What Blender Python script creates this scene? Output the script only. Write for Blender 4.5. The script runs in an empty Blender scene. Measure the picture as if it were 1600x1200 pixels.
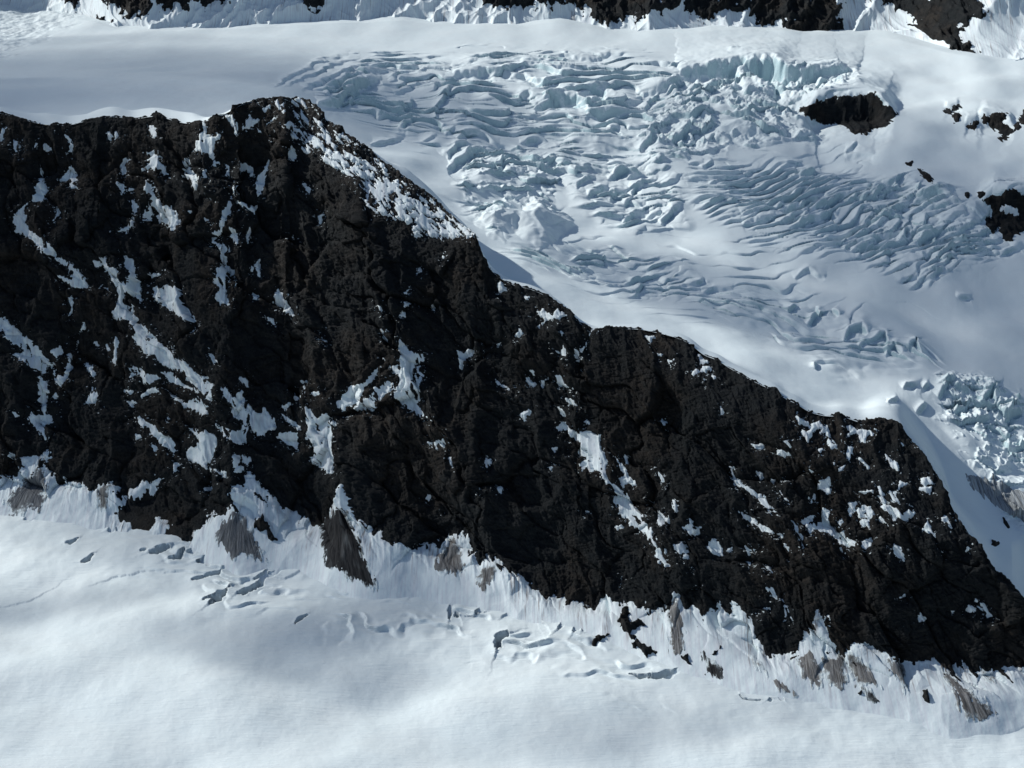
import bpy, math
import numpy as np

# ------------------------------------------------------------------ camera, sky, sun, exposure
scene = bpy.context.scene
COL = scene.collection
CAM_H, PITCH, FPX = 700.0, math.radians(22.0), 2239.0          # metres, downward tilt, focal length in photo pixels (1600 wide)
cam_data = bpy.data.cameras.new('camera')
cam_data.sensor_width = 36.0
cam_data.lens = 36.0 * FPX / 1600.0
cam_data.clip_start, cam_data.clip_end = 1.0, 30000.0
cam = bpy.data.objects.new('camera', cam_data)
COL.objects.link(cam)
cam.location = (0, 0, CAM_H)
cam.rotation_euler = (math.radians(90) - PITCH, 0, 0)
scene.camera = cam

SUN_EL, SUN_AZ = math.radians(34.0), math.radians(-65.0)        # azimuth from +Y (away from the camera), negative = to the left
sun_dir = np.array([math.sin(SUN_AZ) * math.cos(SUN_EL), math.cos(SUN_AZ) * math.cos(SUN_EL), math.sin(SUN_EL)])
world = bpy.data.worlds.new('World')
scene.world = world
world.use_nodes = True
wn = world.node_tree
sky = wn.nodes.new('ShaderNodeTexSky')
sky.sky_type = 'NISHITA'
sky.sun_disc = False
sky.sun_elevation = SUN_EL
sky.sun_rotation = SUN_AZ % (2 * math.pi)
sky.altitude = 1500
sky.air_density = 1.0
sky.dust_density = 1.4
sky.ozone_density = 0.5
wn.nodes['Background'].inputs['Strength'].default_value = 0.092
wn.links.new(sky.outputs['Color'], wn.nodes['Background'].inputs['Color'])
sun = bpy.data.lights.new('sun', 'SUN')
sun.energy = 4.05
sun.angle = math.radians(0.6)
sun.color = (1.0, 0.987, 0.95)
so = bpy.data.objects.new('sun', sun)
COL.objects.link(so)
from mathutils import Vector
so.rotation_euler = Vector((-sun_dir[0], -sun_dir[1], -sun_dir[2])).to_track_quat('-Z', 'Y').to_euler()
so.location = (-600, 400, 1800)
scene.view_settings.view_transform = 'Standard'
scene.view_settings.look = 'None'
scene.view_settings.exposure = -0.07
scene.view_settings.gamma = 1.0

# ------------------------------------------------------------------ helpers: projection, noise, polygons, meshes
CP, SP = math.cos(PITCH), math.sin(PITCH)
F32 = np.float32

def project(P):
    x, y, z = P[..., 0], P[..., 1], P[..., 2] - CAM_H
    w = y * CP - z * SP
    return 800 + FPX * x / w, 600 - FPX * (y * SP + z * CP) / w

def ray_tan(py):                        # downward slope of the sight line per metre of y
    cy = (600 - np.asarray(py, float)) / FPX
    return (SP - cy * CP) / (CP + cy * SP)

def x_at(px, y, z):
    return (np.asarray(px, float) - 800) / FPX * (y * CP - (z - CAM_H) * SP)

_rng = np.random.RandomState(7)
_perm = np.concatenate([_rng.permutation(256)] * 3).astype(np.int32)
_ang = _rng.rand(256) * 2 * np.pi
_gx, _gy = np.cos(_ang).astype(F32), np.sin(_ang).astype(F32)
_r1, _r2, _r3 = _rng.rand(256).astype(F32), _rng.rand(256).astype(F32), _rng.rand(256).astype(F32)

def perlin(x, y, seed=0):
    x = np.asarray(x, F32); y = np.asarray(y, F32)
    xi = np.floor(x).astype(np.int32); yi = np.floor(y).astype(np.int32)
    xf = x - xi; yf = y - yi
    u = xf * xf * xf * (xf * (xf * 6 - 15) + 10); v = yf * yf * yf * (yf * (yf * 6 - 15) + 10)
    a = _perm[(xi + seed * 37) & 255]; b = _perm[(xi + 1 + seed * 37) & 255]
    y0 = yi & 255; y1 = (yi + 1) & 255
    def g(h, dx, dy):
        return _gx[h] * dx + _gy[h] * dy
    n00 = g(_perm[a + y0], xf, yf); n01 = g(_perm[a + y1], xf, yf - 1)
    n10 = g(_perm[b + y0], xf - 1, yf); n11 = g(_perm[b + y1], xf - 1, yf - 1)
    l = n00 + v * (n01 - n00); r = n10 + v * (n11 - n10)
    return (l + u * (r - l)) * 1.5

def fbm(x, y, octv, seed=0, gain=0.5, lac=2.03):
    s = 0.0; a = 1.0
    for i in range(octv):
        s = s + a * perlin(x, y, seed + i * 3); a *= gain
        x = np.asarray(x) * lac + 5.3; y = np.asarray(y) * lac + 1.7
    return s

def ridged(x, y, octv, seed=0, gain=0.5):
    s = 0.0; a = 1.0; w = 1.0; t = 0.0
    for i in range(octv):
        r = 1 - np.minimum(np.abs(perlin(x, y, seed + i * 3)) * 1.7, 1); r = r * r
        s = s + a * r * w; w = np.clip(r * 1.6, 0, 1); t += a * .45; a *= gain
        x = np.asarray(x) * 2.07 + 3.1; y = np.asarray(y) * 2.07 + 8.7
    return s - t

def cells(x, y, seed=0):
    """F1, F2, per-cell random numbers and the offset from the cell point."""
    x = np.asarray(x, F32); y = np.asarray(y, F32)
    xi = np.floor(x).astype(np.int32); yi = np.floor(y).astype(np.int32)
    f1 = np.full(x.shape, 9, F32); f2 = f1.copy(); c = np.zeros(x.shape, F32); c2 = c.copy(); ox = c.copy(); oy = c.copy()
    for i in (-1, 0, 1):
        for j in (-1, 0, 1):
            h = _perm[_perm[(xi + i + seed * 31) & 255] + ((yi + j) & 255)]
            dx = xi + i + _r1[h] - x; dy = yi + j + _r2[h] - y
            d = np.sqrt(dx * dx + dy * dy)
            near = d < f1
            f2 = np.where(near, f1, np.minimum(f2, d))
            c = np.where(near, _r3[h], c); c2 = np.where(near, _r1[h], c2)
            ox = np.where(near, dx, ox); oy = np.where(near, dy, oy)
            f1 = np.where(near, d, f1)
    return f1, f2, c, c2, ox, oy

def sstep(a, b, x):
    t = np.clip((x - a) / (b - a), 0, 1)
    return t * t * (3 - 2 * t)

def sdf_poly(poly, X, Y):               # signed distance, positive inside
    d2 = np.full(X.shape, 1e12); ins = np.zeros(X.shape, bool)
    n = len(poly)
    for i in range(n):
        ax, ay = poly[i]; bx, by = poly[(i + 1) % n]
        ex, ey = bx - ax, by - ay
        L = ex * ex + ey * ey
        if L < 1e-9: continue
        t = np.clip(((X - ax) * ex + (Y - ay) * ey) / L, 0, 1)
        d2 = np.minimum(d2, (X - ax - t * ex) ** 2 + (Y - ay - t * ey) ** 2)
        if ey != 0:
            c = ((ay > Y) != (by > Y)) & (X < ex * (Y - ay) / ey + ax)
            ins ^= c
    d = np.sqrt(d2)
    return np.where(ins, d, -d)

def dist_line(line, X, Y):              # distance, place along the line 0..1, vertical side (positive = above the line in the photo)
    best = np.full(X.shape, 1e9); tt = np.zeros(X.shape); sd = np.ones(X.shape)
    seg = [math.hypot(b[0] - a[0], b[1] - a[1]) for a, b in zip(line[:-1], line[1:])]
    tot = sum(seg) or 1; acc = 0
    for (a, b, s) in zip(line[:-1], line[1:], seg):
        if s < 1e-6: continue
        ex, ey = b[0] - a[0], b[1] - a[1]
        t = np.clip(((X - a[0]) * ex + (Y - a[1]) * ey) / (s * s), 0, 1)
        d = np.hypot(X - a[0] - t * ex, Y - a[1] - t * ey)
        cr = (ex * (Y - a[1]) - ey * (X - a[0])) * (1 if ex >= 0 else -1)
        m = d < best
        best = np.where(m, d, best); tt = np.where(m, (acc + t * s) / tot, tt); sd = np.where(m, np.where(cr < 0, 1.0, -1.0), sd)
        acc += s
    return best, tt, sd

REG = {'A': (0, 0, 1/3), 'B': (533, 0, 1/3), 'C': (1066, 0, 1/3), 'D': (0, 400, 1/3), 'E': (533, 400, 1/3), 'F': (1066, 400, 1/3),
       'L': (0, 660, 1/3), 'G': (533, 760, 1/3), 'H': (1066, 800, 1/3), 'P': (400, 60, .25), 'Q': (780, 60, .25), 'R': (1060, 60, .25),
       'S': (1200, 280, .25), 'T': (1200, 560, .25), 'W': (0, 0, 1.0)}

def pts(reg, txt):
    ox, oy, k = REG[reg]
    v = [float(a) for a in txt.replace(',', ' ').split()]
    return [(ox + v[i] * k, oy + v[i + 1] * k) for i in range(0, len(v) - 1, 2)]

def rows_of(txt):
    out = []
    for ln in txt.strip().splitlines():
        ln = ln.strip()
        if ln: out.append([s.strip() for s in ln.split('|')])
    return out

def normals(P):
    du = np.gradient(P, axis=1); dv = np.gradient(P, axis=0)
    n = np.cross(du, dv)
    n /= np.linalg.norm(n, axis=-1, keepdims=True) + 1e-9
    return n

def mesh_from_grid(name, P, keep=None, mats=(), attrs=None, smooth=True):
    """P: (rows, cols, 3); keep: mask of faces (rows-1, cols-1)."""
    R, C = P.shape[:2]
    idx = np.arange(R * C, dtype=np.int32).reshape(R, C)
    q = np.stack([idx[:-1, :-1], idx[:-1, 1:], idx[1:, 1:], idx[1:, :-1]], -1)
    q = q[keep] if keep is not None else q.reshape(-1, 4)
    V = P.reshape(-1, 3)
    used = None
    if keep is not None:
        used = np.zeros(R * C, bool); used[q.ravel()] = True
        remap = np.cumsum(used) - 1
        q = remap[q].astype(np.int32); V = V[used]
    me = bpy.data.meshes.new(name)
    me.vertices.add(len(V)); me.vertices.foreach_set('co', np.ascontiguousarray(V, F32).ravel())
    nf = len(q)
    me.loops.add(nf * 4); me.loops.foreach_set('vertex_index', np.ascontiguousarray(q, np.int32).ravel())
    me.polygons.add(nf)
    me.polygons.foreach_set('loop_start', np.arange(0, nf * 4, 4, dtype=np.int32))
    me.update(calc_edges=True)
    if smooth:
        me.polygons.foreach_set('use_smooth', np.ones(nf, bool))
    for k, a in (attrs or {}).items():
        at = me.attributes.new(k, 'FLOAT', 'POINT')
        a = np.asarray(a, F32).reshape(-1)
        at.data.foreach_set('value', np.ascontiguousarray(a[used] if used is not None else a))
    for m in mats: me.materials.append(m)
    ob = bpy.data.objects.new(name, me)
    COL.objects.link(ob)
    return ob

def tag(o, label, cat, group=None, kind=None):
    o['label'] = label; o['category'] = cat
    if group: o['group'] = group
    if kind: o['kind'] = kind
    return o

# ------------------------------------------------------------------ materials
def new_mat(name):
    m = bpy.data.materials.new(name); m.use_nodes = True
    nt = m.node_tree
    return m, nt, nt.nodes['Principled BSDF']

def nd(nt, typ, **kw):
    n = nt.nodes.new(typ)
    for k, v in kw.items():
        if k in n.inputs: n.inputs[k].default_value = v
        else: setattr(n, k, v)
    return n

def noise(nt, vec, scale, detail=4, rough=.55):
    n = nd(nt, 'ShaderNodeTexNoise'); n.inputs['Scale'].default_value = scale
    n.inputs['Detail'].default_value = detail; n.inputs['Roughness'].default_value = rough
    nt.links.new(vec, n.inputs['Vector'])
    return n.outputs['Fac']

def ramp(nt, fac, stops):
    r = nd(nt, 'ShaderNodeValToRGB')
    e = r.color_ramp.elements
    while len(e) < len(stops): e.new(.5)
    for el, (p, c) in zip(e, stops):
        el.position = p; el.color = (*c, 1) if len(c) == 3 else c
    nt.links.new(fac, r.inputs['Fac'])
    return r.outputs['Color']

def mapr(nt, val, a, b, c=0., d=1.):
    n = nd(nt, 'ShaderNodeMapRange'); n.interpolation_type = 'SMOOTHSTEP'
    for i, v in zip(('From Min', 'From Max', 'To Min', 'To Max'), (a, b, c, d)): n.inputs[i].default_value = v
    nt.links.new(val, n.inputs['Value'])
    return n.outputs['Result']

def mixc(nt, fac, a, b):
    n = nd(nt, 'ShaderNodeMix', data_type='RGBA')
    for sock, v in ((n.inputs[0], fac), (n.inputs[6], a), (n.inputs[7], b)):
        if isinstance(v, (tuple, float, int)): sock.default_value = (*v, 1) if isinstance(v, tuple) else v
        else: nt.links.new(v, sock)
    return n.outputs[2]

def mul(nt, a, b, op='MULTIPLY'):
    n = nd(nt, 'ShaderNodeMath', operation=op)
    for s, v in zip(n.inputs, (a, b)):
        if isinstance(v, (int, float)): s.default_value = v
        else: nt.links.new(v, s)
    return n.outputs[0]

def bump(nt, bsdf, h, dist, strength=1.0):
    b = nd(nt, 'ShaderNodeBump'); b.inputs['Distance'].default_value = dist; b.inputs['Strength'].default_value = strength
    nt.links.new(h, b.inputs['Height']); nt.links.new(b.outputs['Normal'], bsdf.inputs['Normal'])

def stretch(nt, sx, sy, sz, rz=0.0):
    tc = nd(nt, 'ShaderNodeTexCoord'); mp = nd(nt, 'ShaderNodeMapping')
    mp.inputs['Scale'].default_value = (sx, sy, sz); mp.inputs['Rotation'].default_value = (0, 0, rz)
    nt.links.new(tc.outputs['Object'], mp.inputs['Vector'])
    return mp.outputs['Vector']

def slope_uv(nt, sa, sb):               # coordinates across / down the slope, stored per vertex
    a = nd(nt, 'ShaderNodeAttribute', attribute_name='across'); b = nd(nt, 'ShaderNodeAttribute', attribute_name='downslope')
    c = nd(nt, 'ShaderNodeCombineXYZ')
    nt.links.new(mul(nt, a.outputs['Fac'], sa), c.inputs[0]); nt.links.new(mul(nt, b.outputs['Fac'], sb), c.inputs[1])
    return c.outputs[0]

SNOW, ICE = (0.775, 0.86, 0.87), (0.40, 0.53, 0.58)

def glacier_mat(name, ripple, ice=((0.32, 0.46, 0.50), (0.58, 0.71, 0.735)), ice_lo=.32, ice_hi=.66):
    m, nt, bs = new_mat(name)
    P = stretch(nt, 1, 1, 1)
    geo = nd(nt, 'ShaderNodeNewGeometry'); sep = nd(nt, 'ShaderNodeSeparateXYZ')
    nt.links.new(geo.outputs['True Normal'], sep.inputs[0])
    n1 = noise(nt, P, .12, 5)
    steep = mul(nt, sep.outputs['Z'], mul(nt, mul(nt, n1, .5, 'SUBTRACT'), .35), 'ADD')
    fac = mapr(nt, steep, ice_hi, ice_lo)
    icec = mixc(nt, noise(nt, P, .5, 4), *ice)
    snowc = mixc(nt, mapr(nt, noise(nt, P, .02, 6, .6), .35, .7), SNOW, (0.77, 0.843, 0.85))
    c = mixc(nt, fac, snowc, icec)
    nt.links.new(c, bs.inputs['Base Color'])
    bs.inputs['Roughness'].default_value = .62
    bs.inputs['Specular IOR Level'].default_value = .25
    R = stretch(nt, .11, .9, .5, math.radians(24))
    h = mul(nt, mul(nt, noise(nt, R, .45, 4), ripple), mul(nt, noise(nt, P, .35, 5, .55), .35), 'ADD')
    bump(nt, bs, h, .55, .75)
    return m

def face_snow_mat(name, dirt, flute=1.0):
    m, nt, bs = new_mat(name)
    uv = slope_uv(nt, .42, .03)
    s1 = noise(nt, uv, 1.0, 5, .6)
    s2 = noise(nt, slope_uv(nt, .10, .02), 1.0, 3)
    P = stretch(nt, 1, 1, 1)
    c = mixc(nt, mapr(nt, s1, .42, .62), SNOW, (0.72, 0.77, 0.80))
    d = mul(nt, mapr(nt, s1, .5, .66), mapr(nt, s2, .46, .64))
    if dirt > .5:
        at = nd(nt, 'ShaderNodeAttribute', attribute_name='dirt')
        d = mul(nt, d, at.outputs['Fac'])
    c = mixc(nt, mul(nt, d, dirt), c, (0.22, 0.19, 0.165))
    nt.links.new(c, bs.inputs['Base Color'])
    bs.inputs['Roughness'].default_value = .65
    bs.inputs['Specular IOR Level'].default_value = .2
    fl = mul(nt, mul(nt, s1, at.outputs['Fac']), .8) if dirt > .5 else mul(nt, s1, flute)
    bump(nt, bs, mul(nt, fl, mul(nt, noise(nt, P, .25, 5), .6), 'ADD'), 1.0, .65)
    return m

def rock_mat(name, dark=1.0, prox=False):
    m, nt, bs = new_mat(name)
    P = stretch(nt, 1, 1, 1)
    big = noise(nt, P, .012, 4)
    mid = noise(nt, P, .09, 6, .65)
    fine = noise(nt, P, .6, 5, .7)
    strata = noise(nt, stretch(nt, .05, .03, .30, .5), 1.0, 6, .65)
    a = mixc(nt, mapr(nt, mid, .35, .65), tuple(v * dark for v in (.0075, .0105, .0125)), tuple(v * dark for v in (.017, .0195, .021)))
    b = mixc(nt, mapr(nt, mid, .4, .7), tuple(v * dark for v in (.0115, .0115, .0112)), tuple(v * dark for v in (.037, .031, .026)))
    c = mixc(nt, mapr(nt, big, .44, .62), a, b)
    c = mixc(nt, mul(nt, mapr(nt, strata, .50, .66), .7), c, tuple(v * dark for v in (.028, .0285, .028)))
    c = mixc(nt, mul(nt, mapr(nt, fine, .55, .75), .35), c, tuple(v * dark for v in (.055, .054, .051)))
    if prox:                            # specks and dusting of snow caught near the snow patches
        at = nd(nt, 'ShaderNodeAttribute', attribute_name='prox')
        geo = nd(nt, 'ShaderNodeNewGeometry'); sep = nd(nt, 'ShaderNodeSeparateXYZ'); nt.links.new(geo.outputs['True Normal'], sep.inputs[0])
        t = mul(nt, noise(nt, stretch(nt, 1, 1, .55), .30, 5, .6), mul(nt, mul(nt, at.outputs['Fac'], 1., 'SUBTRACT'), .17), 'ADD')
        t = mul(nt, t, mul(nt, mul(nt, sep.outputs['Z'], .62, 'SUBTRACT'), .16), 'ADD')
        c = mixc(nt, mapr(nt, t, .625, .655), c, SNOW)
    nt.links.new(c, bs.inputs['Base Color'])
    bs.inputs['Roughness'].default_value = .85
    bs.inputs['Specular IOR Level'].default_value = .18
    bump(nt, bs, mul(nt, mul(nt, noise(nt, stretch(nt, 1, 1, .38), .3, 8, .7), 2.2), fine, 'ADD'), 1.5, 1.0)
    return m

def debris_mat(name, lo, hi, edge=True):
    m, nt, bs = new_mat(name)
    s1 = noise(nt, slope_uv(nt, .8, .045), 1.0, 6, .7)
    P = stretch(nt, 1, 1, 1)
    g = noise(nt, P, .9, 5, .7)
    c = mixc(nt, mapr(nt, s1, .38, .62), lo, hi)
    c = mixc(nt, mul(nt, mapr(nt, g, .56, .72), .4), c, tuple(min(.45, v * 1.6) for v in hi))
    if edge:
        at = nd(nt, 'ShaderNodeAttribute', attribute_name='edge')
        f = mul(nt, at.outputs['Fac'], mul(nt, mul(nt, s1, .5, 'SUBTRACT'), 34.), 'ADD')
        f = mul(nt, f, mul(nt, mul(nt, noise(nt, P, .09, 4, .6), .5, 'SUBTRACT'), 42.), 'ADD')
        f = mul(nt, mapr(nt, f, -4.5, 3.), mapr(nt, noise(nt, slope_uv(nt, .12, .03), 1., 3), .25, .5, .9, 1.))
        c = mixc(nt, f, SNOW, c)
    nt.links.new(c, bs.inputs['Base Color'])
    bs.inputs['Roughness'].default_value = .9
    bs.inputs['Specular IOR Level'].default_value = .1
    bump(nt, bs, mul(nt, s1, g, 'ADD'), 1.0, .8)
    return m

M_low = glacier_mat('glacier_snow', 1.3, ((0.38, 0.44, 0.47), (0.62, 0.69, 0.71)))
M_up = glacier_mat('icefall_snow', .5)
M_patch = face_snow_mat('face_snow', .25)
M_slope = face_snow_mat('slope_snow', .2, .25)
M_apron = face_snow_mat('apron_snow', .9)
M_rock = rock_mat('dark_rock', 1.0, True)
M_far = rock_mat('far_rock', 1.0)
M_deb = debris_mat('grey_debris', (.062, .067, .072), (.21, .22, .23))
M_debd = debris_mat('dark_debris', (.012, .0125, .014), (.05, .05, .051))
M_debl = debris_mat('brown_dirt', (.085, .08, .074), (.32, .315, .305))
M_dirtyice = debris_mat('dirty_ice', (.13, .14, .145), (.45, .49, .51), False)

# ------------------------------------------------------------------ traced outlines (photo pixels; unprojected on to the terrain)
CREST = pts('W', '-320 185 -200 170 -90 178 0 173 27 182 50 188 73 194 113 193 133 187 157 183 177 179 190 182 210 185 227 179 233 182 245 173 258 183 277 187 290 192 323 188 333 178 357 175 362 164 383 158 420 151 447 152 467 152 483 157 500 170 510 187 533 200 550 213 576 230 600 250 626 270 650 290 676 310 700 330 720 347 743 365 748 378 752 395 763 417 780 430 800 442 830 448 850 457 870 470 887 483 897 493 907 503 923 513 943 512 963 510 997 510 1033 517 1067 527 1086 537 1096 551 1123 558 1136 570 1169 587 1193 600 1213 607 1226 620 1249 627 1256 637 1279 644 1293 647 1313 645 1346 657 1373 652 1403 655 1413 670 1423 687 1443 710 1459 737 1473 753 1483 777 1491 798 1513 830 1533 860 1553 890 1579 913 1600 940 1700 1010 1800 1065 1950 1090')
INNER = pts('W', '-320 200 430 166 446 176 452 200 458 218 475 236 500 244 520 258 545 278 565 298 570 312 585 324 610 336 640 346 660 362 680 378 700 388 722 386 740 384 752 402 763 424 1950 1100')
BOUND = pts('W', '-320 745 0 748 100 756 200 768 260 800 300 815 400 778 480 806 540 805 600 838 700 858 760 872 800 892 860 925 950 935 1050 945 1110 955 1150 970 1220 1012 1290 1005 1400 1028 1600 1044 1750 1065 1950 1105')
TOE = pts('W', '-320 800 0 806 100 816 200 832 290 852 330 884 380 902 430 886 490 896 530 922 590 944 630 936 670 936 720 956 800 962 900 988 980 1012 1060 1048 1130 1068 1220 1092 1350 1112 1440 1126 1500 1142 1560 1130 1600 1118 1750 1120 1950 1135')
APRON_TOP = pts('L', '-300 250 -60 250 0 250 55 262 80 255 98 200 100 170 150 160 190 138 215 135 222 160 218 200 225 225 290 270 370 290 420 293 480 290 540 300 620 312 670 290 690 285 660 330 620 365 540 430 560 462 600 470 640 510 700 520 710 490 740 450 775 455 800 480 780 505 760 530 850 545 880 560 905 520 915 495 970 445 935 405 985 435 1050 402 1070 340 1090 330 1085 290 1110 285 1150 300 1160 250 1175 235 1185 280 1210 290 1250 330 1290 370 1340 410 1400 440 1430 450 1500 460 1560 400 1580 330 1593 300') \
    + pts('G', '10 40 30 80 60 150 130 200 190 215 240 250 330 265 370 282 400 265 440 265 460 300 480 270 540 222 575 225 600 240 640 320 655 345 690 312 740 350 775 385 800 400 840 420 870 450 900 490 960 510 1000 505 1040 490 1090 540 1180 560 1215 520 1247 505 1320 530 1370 540 1440 540 1510 570 1555 540 1558 505 1580 510') \
    + pts('H', '20 430 60 440 90 405 105 430 150 455 160 435 200 480 240 508 262 492 235 420 255 415 300 470 330 500 335 560 345 590 370 590 405 665 440 670 490 675 550 620 570 600 575 560 535 510 560 505 590 480 605 500 615 450 640 450 660 475 690 490 695 530 685 590 720 620 740 645 790 640 810 610 850 620 900 645 950 660 1000 680 1040 697 1120 705 1190 690 1240 700 1290 690 1350 720 1450 735 1600 732 2200 760 2600 780')
APRON = APRON_TOP + pts('W', '1950 1300 -400 1300 -400 743')

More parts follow.
